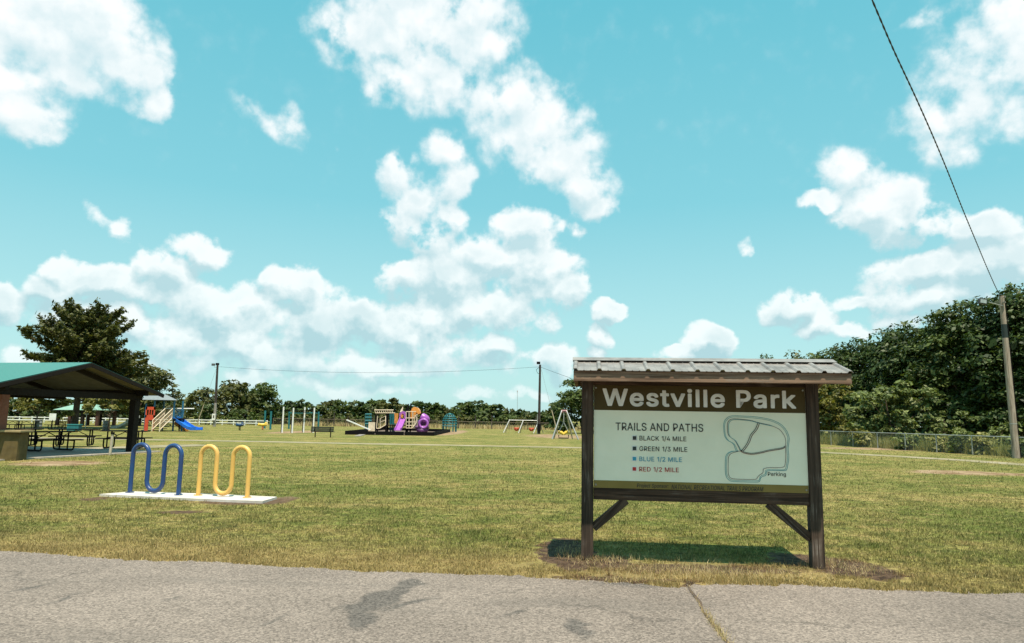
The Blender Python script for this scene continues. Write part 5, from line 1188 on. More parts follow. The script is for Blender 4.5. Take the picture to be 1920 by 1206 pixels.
# spring riders
for px, d, mt, lb in ((450, 74, BLUEP, 'small dark blue spring rider on the grass'), (493, 79, YELLOWP, 'small yellow spring rider beside the teal posts')):
    p = gx(px, d); mt = M('dark_blue_plastic', (.015, .06, .14), .4) if d < 76 else mt
    o = thing('spring_rider', p, lb, 'spring rider', 'spring riders')
    mb = MB(); w = .42 if d < 76 else .55
    mb.tube([p + Vector((-w, 0, .50)), p + Vector((-w * .6, 0, .58)), p + Vector((-.1, 0, .55)), p + Vector((w * .5, 0, .58)), p + Vector((w, 0, .62))], [.06, .17, .15, .17, .06], 10)
    mb.tube([p + Vector((w * .45, 0, .58)), p + Vector((w * .6, 0, .80)), p + Vector((w * .9, 0, .78))], [.12, .12, .05], 10)
    mb.tube([p + Vector((-w * .8, 0, .58)), p + Vector((-w * .9, 0, .78))], [.1, .04], 8)
    mb.build('body', mt, o)
    MB().tube([p + Vector((math.cos(i * 1.0) * .1, math.sin(i * 1.0) * .1, .02 + i * .018)) for i in range(24)], .025, 5).build('spring', BLACK if d < 76 else REDP, o)
    MB().tube([p + Vector((w * .5, -.2, .66)), p + Vector((w * .5, .2, .66))], .02, 6).build('handle', BLACK, o)

# ------------------------------------------------------------------ swings
DS = 88
o = thing('swing_set', gx(980, DS), 'low white framed swing set with two red bucket seats', 'swing set')
ztop = at(957, 788, DS).z
for px, pt in ((946, 955), (974, 981), (1010, 1010)):
    for dy, sx in ((-.9, -1), (.9, 1)):
        a = gx(px if px < 1000 else px + 8 * sx, DS); MB().tube([a + Vector((0 if px < 1000 else 0, dy if px < 1000 else dy, 0)) + Vector((.12 * sx, 0, 0)), Vector((gx(pt, DS).x, DS, ztop))], .05, 8).build('leg', STEEL, o)
MB().tube([(gx(954, DS).x, DS, ztop), (gx(1012, DS).x, DS, ztop)], .05, 8).build('top_bar', STEEL, o)
for px in (968.5, 996.5):
    q = gx(px, DS)
    mb = MB(); mb.tube([q + Vector((math.cos(t) * .24, math.sin(t) * .2, .55)) for t in np.linspace(0, 2 * math.pi, 16)[:-1]], .09, 8, closed=True)
    mb.tube([q + Vector((-.22, 0, .5)), q + Vector((-.12, 0, .33)), q + Vector((.12, 0, .33)), q + Vector((.22, 0, .5))], .1, 8); s_ = mb.build('bucket_seat', REDP, o)
    mb = MB()
    for s in (-1, 1):
        mb.tube([q + Vector((s * .24, 0, .6)), Vector((q.x + s * .26, DS, ztop))], .012, 5)
    mb.build('chain', BLACK, s_)

DF = 62.5
o = thing('frame_swing', gx(1057, DF), 'four legged steel swing frame with yellow rocking seat beside the wooden sign', 'swing')
zt = at(1057, 770.5, DF).z
MAUVE = M('mauve_pipe', (.32, .14, .16), .5)
for (pb0, pt, dy) in ((1034.5, 1051, -.9), (1082.5, 1064, -.9), (1040, 1052, 1.0), (1075.5, 1063, 1.0)):
    MB().tube([gx(pb0, DF) + Vector((0, dy, 0)), Vector((gx(pt, DF).x, DF + dy * .25, zt - .25)), Vector((gx(pt, DF).x * .7 + gx(1057.5, DF).x * .3, DF + dy * .1, zt))], .06, 8).build('leg', STEEL, o)
MB().tube([(gx(1052, DF).x, DF, zt + .0), (gx(1063, DF).x, DF, zt)], .085, 8).tube([(gx(1054, DF).x, DF - .3, zt - .1), (gx(1054, DF).x, DF + .3, zt - .1)], .05, 8).tube([(gx(1061, DF).x, DF - .3, zt - .1), (gx(1061, DF).x, DF + .3, zt - .1)], .05, 8).build('crossbar', MAUVE, o)
q = gx(1057, DF)
MB().tube([(q.x, DF, zt), (q.x, DF, 1.45)], .045, 8).build('hanger', STEEL, o)
for sx, sy in ((-.42, -.2), (.42, -.2), (-.42, .3), (.42, .3)):
    MB().tube([(q.x, DF, 1.45), (q.x + sx, DF + sy, .62)], .025, 6).build('hanger_arm', M('teal_grey_pipe', (.12, .16, .16), .5) if sx < 0 else STEEL, o)
MB().tube([(q.x - .46, DF, .66), (q.x - .2, DF, .56), (q.x, DF, .42)], [.10, .15, .12], 10).tube([(q.x + .5, DF, .78), (q.x + .2, DF, .58), (q.x, DF, .42)], [.08, .14, .12], 10).build('yellow_seat', YELLOWP, o)
MB().tube([(q.x - .44, DF - .25, .36), (q.x - .44, DF - .25, .10), (q.x + .40, DF - .25, .10), (q.x + .40, DF - .25, .4)], .05, 6).build('foot_tray', BLACK, o)


# ------------------------------------------------------------------ poles, wires, mast
def flood(p, parent, mt):
    h = MB().box(p, (.42, .22, .30), bev=.03).build('flood_light', mt, parent); return h


DL = 95
pl0, pl1 = gx(402, DL), at(408, 684, DL)
o = thing('light_pole', pl0, 'tall floodlight pole with white notice near the blue slide', 'light pole')
MB().tube([pl0, pl0.lerp(pl1, .38)], [.19, .17], 12).build('lower_shaft', M('pale_pole_side', (.30, .27, .24), .7, c2=(.20, .18, .16)), o)
MB().tube([pl0.lerp(pl1, .38), pl1], [.17, .13], 12).build('shaft', POLE_D, o)
MB().tube([pl1 + Vector((0, 0, -.35)), pl1 + Vector((-.45, 0, -.3))], .04, 6).build('arm', STEEL, o)
flood(pl1 + Vector((-.55, -.05, 0)), o, M('lamp_grey', (.10, .10, .10), .5)); flood(pl1 + Vector((-.15, .3, .1)), o, BLACK)
nb = at(400.5, 782, DL - .35)
f_ = MB().box(nb, (.42, .06, .85), bev=.01).build('notice', WHITE, o); MB().box(nb + Vector((.02, -.04, .05)), (.14, .02, .36)).build('notice_mark', BLACK, f_)
DM = 84
pm0, pm1 = gx(1010.7, DM), at(1012.7, 684, DM)
o = thing('light_pole', pm0, 'slim dark floodlight pole with meter box between swing set and sign', 'light pole')
MB().tube([pm0, pm1], [.17, .12], 12).build('shaft', POLE_D, o)
MB().box(pm0 + Vector((0, -.2, .75)), (.42, .3, .8), bev=.02).build('meter_box', BLACK, o)
MB().tube([pm0 + Vector((-.2, -.1, 0)), pm0 + Vector((-.2, -.1, 2.3))], .05, 6).build('conduit', STEEL, o)
flood(pm1 + Vector((-.2, -.1, .2)), o, BLACK)
MB().tube([pm1 + Vector((-.1, 0, -.3)), pm1 + Vector((-.45, 0, -.6)), pm1 + Vector((-.3, 0, -1.0)), pm1 + Vector((0, 0, -1.1))], .025, 5).build('wire_loop', BLACK, o)
DR = 39.0
pr0, pr1 = gx(1905.5, DR, 858), at(1877.5, 555, DR)
o = thing('utility_pole', pr0, 'weathered wooden utility pole with dark band at the right edge', 'utility pole')
MB().tube([pr0, pr0.lerp(pr1, .5), pr1], [.185, .16, .125], 16).build('shaft', POLE_W, o)
b0, b1 = pr0.lerp(pr1, .735), pr0.lerp(pr1, .82)
MB().tube([b0, b1], [.145, .140], 16).build('dark_band', M('dark_green_wrap', (.012, .022, .020), .6), o)
c0 = pr0.lerp(pr1, .205); MB().tube([c0, c0 + Vector((0, 0, .04))], .18, 16).build('strap', STEEL, o)
MB().tube([pr1 + Vector((.03, -.1, -.6)), pr1 + Vector((-.9, -.25, -.42))], .025, 6).build('lamp_arm', STEEL, o)
mb = MB(); lp = pr1 + Vector((-1.25, -.25, -.38))
mb.box(lp, (.44, .16, .30), rot=Euler((0, R(8), 0)).to_matrix(), bev=.02); fl = mb.build('flood_light', M('lamp_housing', (.05, .05, .05), .5), o)
MB().box(lp + Vector((0, -.09, 0)), (.33, .02, .20), rot=Euler((0, R(8), 0)).to_matrix()).build('lamp_glass', M('lamp_glass', (.35, .40, .40), .1), fl)
for dz, ln in ((-.12, .30), (-.42, .22)):
    q = pr1 + Vector((0, -.12, dz)); ib = MB().tube([q, q + Vector((.0, -ln * .4, .02))], .02, 8).build('bracket', STEEL, o)
    q2 = q + Vector((0, -ln * .4 - .03, .02)); MB().tube([q2 + Vector((0, 0, -.06)), q2 + Vector((0, 0, -.02)), q2 + Vector((0, 0, .02)), q2 + Vector((0, 0, .06))], [.03, .055, .035, .05], 10).build('insulator', M('insulator_grey', (.25, .22, .20), .3), ib)
MB().tube([pr1.lerp(pr0, .02) + Vector((.13, -.10, 0)), pr1.lerp(pr0, .5) + Vector((.165, -.10, 0)), pr0 + Vector((.19, -.1, 0))], .018, 6).build('ground_wire', BLACK, o)
CABLE = M('black_cable', (.02, .02, .022), .6)


def catenary(a, c, sag, n=40):
    return [a.lerp(c, i / n) - Vector((0, 0, sag * 4 * (i / n) * (1 - i / n))) for i in range(n + 1)]


w = catenary(pl1 + Vector((0, 0, -.25)), pm1 + Vector((0, 0, -.25)), .75)
tag(MB().tube(w, .014, 5).build('power_line', CABLE), 'thin wire sagging between the two far floodlight poles', 'wire')
w = catenary(pm1 + Vector((0, 0, -.25)), at(1300, 770, 92), .5)
tag(MB().tube(w, .018, 5).build('service_wire', CABLE), 'faint wire running from slim dark pole toward the trees behind the sign', 'wire')
# twisted service drop towards and over the camera
top = pr1 + Vector((0, 0, .05)); P1 = at(1868, 541, 38.5); P0 = at(1635, 2, 12.5); P9 = P0 + (P0 - at(1665, 75, 14.2)) * 5
ctrl = [at(x, y, 0) if False else None for x, y in ()]
track = [(1877, 556, 39.0), (1868, 541, 37.8), (1851, 503, 34.6), (1833, 460, 31.6), (1806, 395, 28.0), (1779, 327, 25.0), (1752, 262, 22.6), (1717, 183, 20.0), (1676, 95, 17.6), (1636, 2, 15.6)]
pts = [at(*q) for q in track]
pts += [pts[-1] + (pts[-1] - pts[-2]) * k * 1.0 for k in (1, 2)]
fine_pts = []
for i in range(len(pts) - 1):
    p0_, p1_, p2_, p3_ = pts[max(i - 1, 0)], pts[i], pts[i + 1], pts[min(i + 2, len(pts) - 1)]
    for k in range(50):
        t = k / 50
        fine_pts.append(0.5 * ((2 * p1_) + (p2_ - p0_) * t + (2 * p0_ - 5 * p1_ + 4 * p2_ - p3_) * t * t + (-p0_ + 3 * p1_ - 3 * p2_ + p3_) * t ** 3))
acc = 0; hel = [[], []]
for i, p in enumerate(fine_pts):
    if i:
        acc += (p - fine_pts[i - 1]).length
    an = acc / .75 * 2 * math.pi
    o3 = Vector((math.cos(an), 0, math.sin(an))) * .0105
    hel[0].append(p + o3); hel[1].append(p - o3)
mb = MB(); mb.tube(hel[0], .0145, 6); mb.tube(hel[1], .0145, 6)
tag(mb.build('twisted_cable', CABLE), 'black twisted cable climbing from the wooden pole out of the picture', 'cable')
GUARD = M('guy_guard', (.50, .40, .28), .6)
for pb_px, d, ptop, lb in ((368.5, 95, pl1, 'guy wire with pale guard tube anchored beside the dark leaning tree'), (1046, 84, pm1, 'guy wire with pale guard tube anchored right of the slim pole')):
    a = gx(pb_px, d); o = thing('guy_wire', a, lb, 'guy wire', 'guy wires of the floodlight poles')
    t = a.lerp(ptop, .93); MB().tube([a, t], .012, 5).build('wire', STEEL, o)
    MB().tube([a, a.lerp(ptop, .34 if pb_px > 900 else .35)], .055, 8).build('guard', GUARD, o)
DMA = 900
o = thing('radio_mast', gx(970, DMA), 'hair thin radio mast far beyond the tree row', 'mast')
m0, m1 = gx(970, DMA), at(970, 735.5, DMA)
mb = MB()
for k in range(3):
    of = Vector((math.cos(k * 2.1) * .35, math.sin(k * 2.1) * .35, 0)); mb.tube([m0 + of, m1 + of], .12, 5)
mb.build('lattice', M('mast_grey', (.30, .30, .30), .6), o); MB().tube([m1, m1 + Vector((0, 0, 2))], .5, 6).build('beacon', M('mast_top', (.4, .25, .22), .6), o)

# ------------------------------------------------------------------ fences
def rail_fence(name, a, c, h, rails, npost, mat, label, pr, rr_, group=None):
    o = thing(name, a, label, 'fence', group)
    for i in range(npost):
        p = a.lerp(c, i / (npost - 1)); MB().box(p + Vector((0, 0, h / 2)), (pr, pr, h)).build('post', mat, o)
    for z in rails:
        MB().beam(a + Vector((0, -pr * .6, z)), c + Vector((0, -pr * .6, z)), .04, rr_).build('rail', mat, o)
    return o


rail_fence('rail_fence', gx(-60, 104), gx(501, 112), .85, (.36, .74), 26, WHITE, 'low white two rail fence across the far left lawn', .12, .13)


def chain_fence(a, c, h, npost, mat, label, mesh, pr=.035, wire=.003, sp=.12):
    o = thing('chain_link_fence', a, label, 'fence')
    for i in range(npost):
        p = a.lerp(c, i / (npost - 1)); MB().cyl(p, pr, h + .02, 8).build('post', mat, o)
    MB().tube([a + Vector((0, 0, h)), c + Vector((0, 0, h))], pr * .75, 8).build('top_rail', mat, o)
    d = (c - a); L = d.length; d.normalize(); vs = []; fs = []; k = 0
    nrm = Vector((-d.y, d.x, 0)) * .02
    s = -h
    while s < L:
        for sg in (1, -1):
            s0, s1 = (s, s + h); z0, z1 = (0, h) if sg > 0 else (h, 0)
            q0, q1 = max(s0, 0), min(s1, L)
            if q1 > q0:
                za = z0 + (z1 - z0) * (q0 - s0) / h; zb = z0 + (z1 - z0) * (q1 - s0) / h
                p, q = a + d * q0 + Vector((0, 0, za)) + nrm * sg, a + d * q1 + Vector((0, 0, zb)) + nrm * sg
                n_ = Vector((-d.x * (zb - za), -d.y * (zb - za), (q1 - q0))).normalized() * wire
                b_ = len(vs); vs += [p - n_, q - n_, q + n_, p + n_]; fs.append((b_, b_ + 1, b_ + 2, b_ + 3))
        s += sp
    mb = MB(); mb.add(vs, fs); mb.build('wire_mesh', mesh, o)
    return o


MESHW = M('mesh_wire', (.34, .36, .35), .5, metal=.4)
fa, fb_ = gp(1552, 834.5), gp(1839, 854)
fd = (fb_ - fa).normalized()
chain_fence(fa - fd * 24.0, fb_ + fd * 5.5, 1.12, 16, M('fence_pipe', (.40, .41, .39), .5, metal=.4), 'grey chain link fence before the weeds at right', MESHW)
chain_fence(gx(512, 118), gx(1500, 118), 1.15, 30, M('brown_fence_pipe', (.16, .12, .08), .7), 'brownish chain link fence across the far middle field', M('mesh_brown', (.2, .17, .13), .6), pr=.05, wire=.005, sp=.25)
for i, px in enumerate((626, 652, 699, 860, 891, 922, 1005)):
    p = gx(px, 119.5); h = 2.3 if px not in (652, 699) else 1.7
    tag(MB().cyl(p, .11, h, 8, .09).build('wooden_stake', POLE_D), 'dark wooden stake rising from the far chain link fence', 'stake', 'dark stakes along the far fence')


# ------------------------------------------------------------------ trees and bushes
def rand_dirs(rs, n):
    v = rs.normal(size=(n, 3)); return v / np.linalg.norm(v, axis=1, keepdims=True)


def leaf_quads(rs, P, Nrm, size, asp=0.55):
    n = len(P)
    t = np.cross(Nrm, rand_dirs(rs, n)); t /= np.linalg.norm(t, axis=1, keepdims=True) + 1e-9
    bt = np.cross(Nrm, t)
    s = size * np.exp(rs.normal(0, .38, (n, 1)))
    V = np.stack([P - t * s, P - bt * s * asp + t * s * .1, P + t * s, P + bt * s * asp + t * s * .1], 1).reshape(-1, 3)
    return V, np.arange(4 * n).reshape(n, 4)


def crown_points(rs, lobes, nclump, nleaf, csize, flat=0.62):
    """leaf positions gathered in leafy clumps spread over a few irregular lobes"""
    vol = np.array([l[3] * l[4] * l[5] for l in lobes]); vol = vol ** 0.7
    pick = rs.choice(len(lobes), nclump, p=vol / vol.sum())
    L = np.array(lobes)[pick]
    d = rand_dirs(rs, nclump)
    rad = rs.uniform(0.30, 1.0, (nclump, 1)) ** 0.5
    C = L[:, :3] + d * rad * L[:, 3:]
    cs = csize * rs.uniform(.5, 1.45, (nclump, 1))
    k = rs.choice(nclump, nleaf, p=(cs[:, 0] ** 2) / (cs[:, 0] ** 2).sum())
    u = rand_dirs(rs, nleaf)
    u[:, 2] = np.where(u[:, 2] < -.25, -u[:, 2], u[:, 2])
    rr_ = rs.uniform(0.25, 1.0, (nleaf, 1)) ** 0.6
    P = C[k] + u * rr_ * cs[k] * np.array([1, 1, flat])
    Nn_ = u * 0.75 + rs.normal(size=(nleaf, 3)) * 0.5 + np.array([0, 0, .55])
    Nn_ /= np.linalg.norm(Nn_, axis=1, keepdims=True)
    return P, Nn_, C


def tree(name, base, h, lobes, leaf, nclump, nleaf, csize, lsize, label, seed, trunk_r=.25, cat='tree', group=None, limbs=9, bare=0.25, bark=None, twin=False):
    rs = np.random.RandomState(seed); rd_ = random.Random(seed)
    o = thing(name, base, label, cat, group)
    P, Nl, C = crown_points(rs, lobes, nclump, nleaf, csize)
    keep = P[:, 2] > 0.05; P = P[keep]; Nl = Nl[keep]
    V, Fc = leaf_quads(rs, P, Nl, lsize)
    np_mesh('crown' if cat == 'tree' else 'foliage', V, Fc, leaf, o)
    mb = MB()
    top = Vector((rd_.uniform(-.3, .3), rd_.uniform(-.3, .3), h * .72))
    stem = [Vector((0, 0, -.05)), Vector((rd_.uniform(-.05, .05), 0, h * .2)), Vector((top.x * .6, top.y * .6, h * .45)), top]
    mb.tube(stem, [trunk_r * 1.15, trunk_r * .85, trunk_r * .6, trunk_r * .15], 9)
    idx = rs.choice(len(C), min(limbs, len(C)), replace=False)
    for i in idx:
        c = Vector(C[i]); z0 = min(max(c.z * .55, h * bare * .8), h * .6)
        f = z0 / (h * .72); st = Vector((top.x * f * .8, top.y * f * .8, z0))
        mid_ = st.lerp(c, .5) + Vector((0, 0, -.04 * h))
        mb.tube([st, mid_, c], [trunk_r * .42, trunk_r * .25, trunk_r * .06], 6)
    mb.build('trunk' if cat == 'tree' else 'stem', bark or BARK, o, True)
    return o


def lobes_for(h, w, z0, seed, n=9, dep=None):
    rd_ = random.Random(seed); out = [(0, 0, (h + z0) / 2, w * .62, (dep or w) * .62, (h - z0) / 2 * .86)]
    for i in range(n):
        a = i / n * 6.283 + rd_.uniform(-.4, .4); zz = z0 + (h - z0) * (.10 + .68 * ((i * .618) % 1.0))
        f = 1.0 if zz < z0 + (h - z0) * .5 else .78
        r_ = rd_.uniform(.34, .5)
        out.append((math.cos(a) * w * .62 * f, math.sin(a) * (dep or w) * .62 * f, zz, w * r_, (dep or w) * r_, (h - z0) * rd_.uniform(.16, .26)))
    out.append((rd_.uniform(-.15, .15) * w, 0, h - (h - z0) * .2, w * .36, w * .36, (h - z0) * .19))
    return out


def px_tree(px, ytop, d, hw, leaf, label, seed, z0f=.12, dens=1.0, lsize=None, group=None, name='broadleaf_tree', cat='tree', **kw):
    b0 = gx(px, d); h = at(px, ytop, d).z; w = hw / F * d
    ls = (lsize or max(.12, d * 0.0024)) * .8
    area = 2 * w * h
    nleaf = int(dens * area * 4.2 / (ls * ls)); nleaf = min(nleaf, 26000)
    ncl = max(40, min(420, int(area * (2.4 if d < 90 else 4.2))))
    cs = max(.30, min(1.25, h * .105))
    return tree(name, b0, h, lobes_for(h, w, h * z0f, seed), leaf, ncl, nleaf, cs, ls, label, seed, trunk_r=max(.08, h * .022), cat=cat, group=group, bare=z0f, **kw)


LF_DARK = leaf_mat('deep_green_leaves', (0.014, 0.027, 0.007), (0.046, 0.074, 0.016), (0.135, 0.175, 0.052))
LF_MID = leaf_mat('mid_green_leaves', (0.020, 0.036, 0.008), (0.066, 0.094, 0.020), (0.165, 0.190, 0.055))
LF_OLIVE = leaf_mat('olive_leaves', (0.026, 0.034, 0.009), (0.084, 0.090, 0.022), (0.18, 0.170, 0.055))
LF_YEL = leaf_mat('yellow_green_leaves', (0.045, 0.052, 0.011), (0.14, 0.135, 0.026), (0.25, 0.22, 0.05))
LF_BRIGHT = leaf_mat('fresh_green_leaves', (0.035, 0.055, 0.016), (0.125, 0.155, 0.042), (0.32, 0.34, 0.13))
LF_WEED = leaf_mat('weed_leaves', (0.10, 0.11, 0.028), (0.24, 0.23, 0.07), (0.42, 0.38, 0.15))

# the tall feathery tree behind the pavilion: ascending limbs with leafy sprays
def plume_tree(base, h, w, z0, seed, leaf, label, nb=46, lsize=.155):
    rs = np.random.RandomState(seed); rd_ = random.Random(seed)
    o = thing('feathery_tree', base, label, 'tree')
    mb = MB(); top = Vector((.25, 0, h * .93))
    mb.tube([Vector((0, 0, -.05)), Vector((.05, 0, h * .25)), Vector((.15, 0, h * .55)), top], [.34, .27, .17, .03], 10)
    PP = []; NN = []
    for i in range(nb):
        f = (i + .5) / nb; z = z0 + (h * .72 - z0) * f ** 1.05
        a = i * 2.399 + rd_.uniform(-.3, .3)
        prof = (1 - f * .93) ** .50 * (0.55 + .45 * min(1, f / .22))
        L = w * prof * rd_.choice((.66, .85, 1.0, 1.12)) + .5
        rise = .10 + 1.9 * f ** 1.3 + rd_.uniform(-.05, .3)
        d = Vector((math.cos(a), math.sin(a), rise)).normalized()
        st = Vector((.15 * f, 0, z)); en = st + d * L + Vector((0, 0, -.12 * L * (1 - f)))
        mid_ = st.lerp(en, .5) + Vector((0, 0, .08 * L))
        mb.tube([st, mid_, en], [.09 * (1.2 - f), .05 * (1.2 - f), .012], 6)
        ns = max(5, int(L * 3.2))
        for k in range(ns):
            t = .22 + .80 * (k + rd_.random()) / ns
            q = st.lerp(mid_, t * 2) if t < .5 else mid_.lerp(en, min(1.0, t * 2 - 1))
            side = Vector((-d.y, d.x, 0)).normalized() * rd_.choice((-1, 1))
            sl = (1.1 - t * .55) * L * .30 + .25
            sd = (side * rd_.uniform(.4, 1) + d * .7 + Vector((0, 0, rd_.uniform(-.1, .45)))).normalized()
            e = q + sd * sl; mb.tube([q, e], [.02, .006], 4, cap=False)
            n = int(38 * sl + 14)
            tt = rs.uniform(.1, 1.08, (n, 1))
            p = np.array(q) + (np.array(e) - np.array(q)) * tt + rs.normal(size=(n, 3)) * np.array([.13, .13, .10])
            PP.append(p); NN.append(rs.normal(size=(n, 3)) * .6 + np.array([d.x * .3, d.y * .3, .9]))
    P = np.concatenate(PP); Nn_ = np.concatenate(NN); Nn_ /= np.linalg.norm(Nn_, axis=1, keepdims=True)
    V, Fc = leaf_quads(rs, P, Nn_, lsize, .45)
    np_mesh('crown', V, Fc, leaf, o); mb.build('trunk', BARK, o, True)
    return o


plume_tree(gx(140, 72), at(150, 560, 72).z, 7.6, 2.6, 11, LF_OLIVE, 'tall feathery tree rising behind the green pavilion roof', nb=56)
px_tree(262, 688, 92, 85, LF_OLIVE, 'broad olive tree between tall feathery tree and floodlight pole', 21, .10, dens=.9)
px_tree(205, 728, 64, 62, LF_YEL, 'low leafy tree with bare trunk behind the pavilion post', 22, .40)
px_tree(66, 732, 68, 66, LF_YEL, 'leafy tree with reddish trunk left behind the white notice', 23, .38)
px_tree(375, 722, 122, 34, LF_OLIVE, 'loose olive tree left of the floodlight pole', 24, .12, dens=.7)
px_tree(432, 712, 128, 52, LF_OLIVE, 'round olive tree just right of the floodlight pole', 25, .05)
px_tree(486, 716, 132, 42, LF_MID, 'dark round tree at the right end of the left tree group', 26, .04)
px_tree(385, 755, 112, 24, LF_DARK, 'small dark leaning tree beside the guy wire guard', 27, .08, dens=.8)
px_tree(455, 768, 120, 60, LF_MID, 'low scrub at the foot of the left tree group', 28, .0, name='scrub_bush', cat='bush')
for i, (px, yt, hw) in enumerate(((-30, 752, 50), (20, 748, 46), (70, 752, 46), (120, 747, 50), (170, 752, 46), (220, 748, 46), (262, 752, 46), (325, 745, 44))):
    px_tree(px, yt, 138 + (i % 3) * 5, hw, LF_DARK, 'dark tree in the shaded row far behind the pavilion', 30 + i, .0, dens=1.6, group='shaded trees far behind the pavilion')

# distant row across the field
rd = random.Random(8)
row = [(520, 757, 30), (548, 750, 34), (585, 757, 30), (612, 752, 28), (640, 748, 32), (672, 754, 28), (700, 750, 30), (728, 749, 30), (752, 757, 24), (792, 751, 30), (815, 757, 26), (838, 763, 22), (872, 752, 28), (898, 753, 30), (922, 757, 28), (945, 766, 24), (968, 769, 26), (992, 770, 26), (1018, 771, 24), (1040, 762, 26)]
for i, (px, yt, hw) in enumerate(row):
    lf = (LF_MID, LF_DARK, LF_MID, LF_OLIVE)[i % 4]
    px_tree(px, yt, 146 + rd.uniform(-6, 10), hw * 1.15, lf, 'green tree in the distant row behind the far chain link fence', 60 + i, .0, group='trees of the distant row', lsize=.34, dens=1.7)
for i in range(22):
    px = 510 + i * 26 + rd.uniform(-8, 8)
    px_tree(px, 776 + rd.uniform(-4, 4), 136 + rd.uniform(-4, 4), 26, (LF_OLIVE, LF_MID)[i % 2], 'low bush before the distant tree row', 90 + i, .0, group='bushes before the distant tree row', name='hedgerow_bush', cat='bush', lsize=.30, dens=1.6)
for i, px in enumerate((617, 655, 712, 780)):
    px_tree(px, 772 + (i % 2) * 3, 121, 11, LF_OLIVE, 'small young tree along the far chain link fence', 110 + i, .25, group='young trees along the far fence', lsize=.22)

# big tree beside the sign and trees behind it
px_tree(1092, 703, 92, 58, LF_MID, 'large tree directly left of and behind the wooden sign', 41, .02)
px_tree(1045, 755, 100, 24, LF_DARK, 'dark small tree between slim pole and the large tree', 42, .0)
for i, (px, yt) in enumerate(((1190, 720), (1300, 715), (1390, 700))):
    px_tree(px, yt, 110, 75, LF_DARK, 'dark tree hidden mostly behind the wooden sign', 43 + i, .0, group='trees behind the sign')

# woods at the right
woods = [(1440, 668, 108, 42, LF_MID, 'far wood tree just above the sign roof'), (1496, 659, 100, 46, LF_OLIVE, 'olive wood tree over the right end of the sign roof'), (1556, 651, 88, 52, LF_MID, 'wood tree right of the sign roof end'),
         (1612, 634, 80, 56, LF_DARK, 'dark wood tree above the bright shrub, lower left shoulder'), (1672, 614, 75, 62, LF_DARK, 'dark wood tree in the middle of the slope of crowns'), (1736, 592, 70, 66, LF_DARK, 'dark wood tree third from the wooden pole'),
         (1798, 570, 66, 68, LF_MID, 'tall wood tree second from the wooden pole'), (1858, 558, 63, 62, LF_DARK, 'tall wood tree directly left of the wooden pole top'), (1912, 528, 60, 66, LF_DARK, 'tallest wood tree behind the wooden pole'), (1985, 520, 58, 80, LF_DARK, 'tall wood tree cut by the right frame edge')]
for i, (px, yt, d, hw, lf, lb) in enumerate(woods):
    px_tree(px, yt, d, hw, lf, lb, 130 + i, .02, dens=1.15, lsize=.20)
for i, (px, yt, d, hw) in enumerate(((1640, 690, 76, 60), (1735, 680, 72, 70), (1830, 665, 70, 70), (1930, 640, 66, 80))):
    px_tree(px, yt, d, hw, LF_DARK, 'dark understory tree filling the shade of the wood', 150 + i, .0, group='understory of the wood', lsize=.18)
px_tree(1556, 708, 74, 52, LF_YEL, 'yellow green tree beside the right sign post', 161, .0, lsize=.17, name='yellow_green_tree')
px_tree(1672, 712, 56, 92, LF_BRIGHT, 'large bright leafy shrub behind the chain link fence', 162, .0, lsize=.16, name='leafy_shrub', cat='shrub')
px_tree(1770, 768, 55, 52, LF_BRIGHT, 'lower bright shrub sloping to the right of the large one', 163, .0, lsize=.15, name='leafy_shrub', cat='shrub')
px_tree(1872, 792, 48, 36, LF_BRIGHT, 'small leafy shrub left of the wooden pole foot', 164, .0, lsize=.12, name='leafy_shrub', cat='shrub')

def fence_depth(px):
    v = ray(px, 830); t = (fa.x * fd.y - fa.y * fd.x) / (v.x * fd.y - v.y * fd.x)
    return v.y * t


for i, px in enumerate((1618, 1700, 1760, 1800, 1838, 1915, 1960)):
    px_tree(px, 806 + (i % 3) * 5 + max(0, px - 1700) * .02, fence_depth(px) + .9, 24, (LF_WEED, LF_BRIGHT)[i % 2], 'knee high leafy weed clump behind the right chain link fence', 170 + i, .0, group='weed clumps along the right fence', name='weed_clump', cat='weed', lsize=.12)


# ------------------------------------------------------------------ grass, weeds, straw
def blades(name, mat, P, hgt, wid, rs, lean=.55, flat=0.0):
    n = len(P)
    a = rs.uniform(0, 2 * np.pi, n); la = rs.uniform(0, 2 * np.pi, n)
    sd = np.stack([np.cos(a), np.sin(a), np.zeros(n)], 1) * (wid * .5)[:, None]
    ln = rs.uniform(.1, 1, n) * lean
    tip = np.stack([np.cos(la) * ln, np.sin(la) * ln, np.sqrt(np.maximum(1 - ln ** 2, .01)) * (1 - flat)], 1) * hgt[:, None]
    V = np.stack([P - sd, P + sd, P + tip], 1).reshape(-1, 3)
    return np_mesh(name, V, np.arange(3 * n).reshape(n, 3), mat)


rs = np.random.RandomState(77)
A_ = np.array(MCAM)


def px_to_ground(px, py):
    v = np.stack([(px - 960) / F, (603 - py) / F, -np.ones_like(px)], 1) @ A_.T
    t = -CAM_H / v[:, 2]
    return v[:, :2] * t[:, None]


def near_road(G):
    return G[:, 1] - np.interp(G[:, 0], ex, ey)


def vnoise(X, Y, sc, seed):
    g = np.random.RandomState(seed).uniform(0, 1, (512, 512)); x = X / sc; y = Y / sc
    i = np.floor(x).astype(int); j = np.floor(y).astype(int); fx = x - i; fy = y - j; fx = fx * fx * (3 - 2 * fx); fy = fy * fy * (3 - 2 * fy)
    q = lambda a, c: g[(i + a) % 512, (j + c) % 512]
    return (q(0, 0) * (1 - fx) + q(1, 0) * fx) * (1 - fy) + (q(0, 1) * (1 - fx) + q(1, 1) * fx) * fy


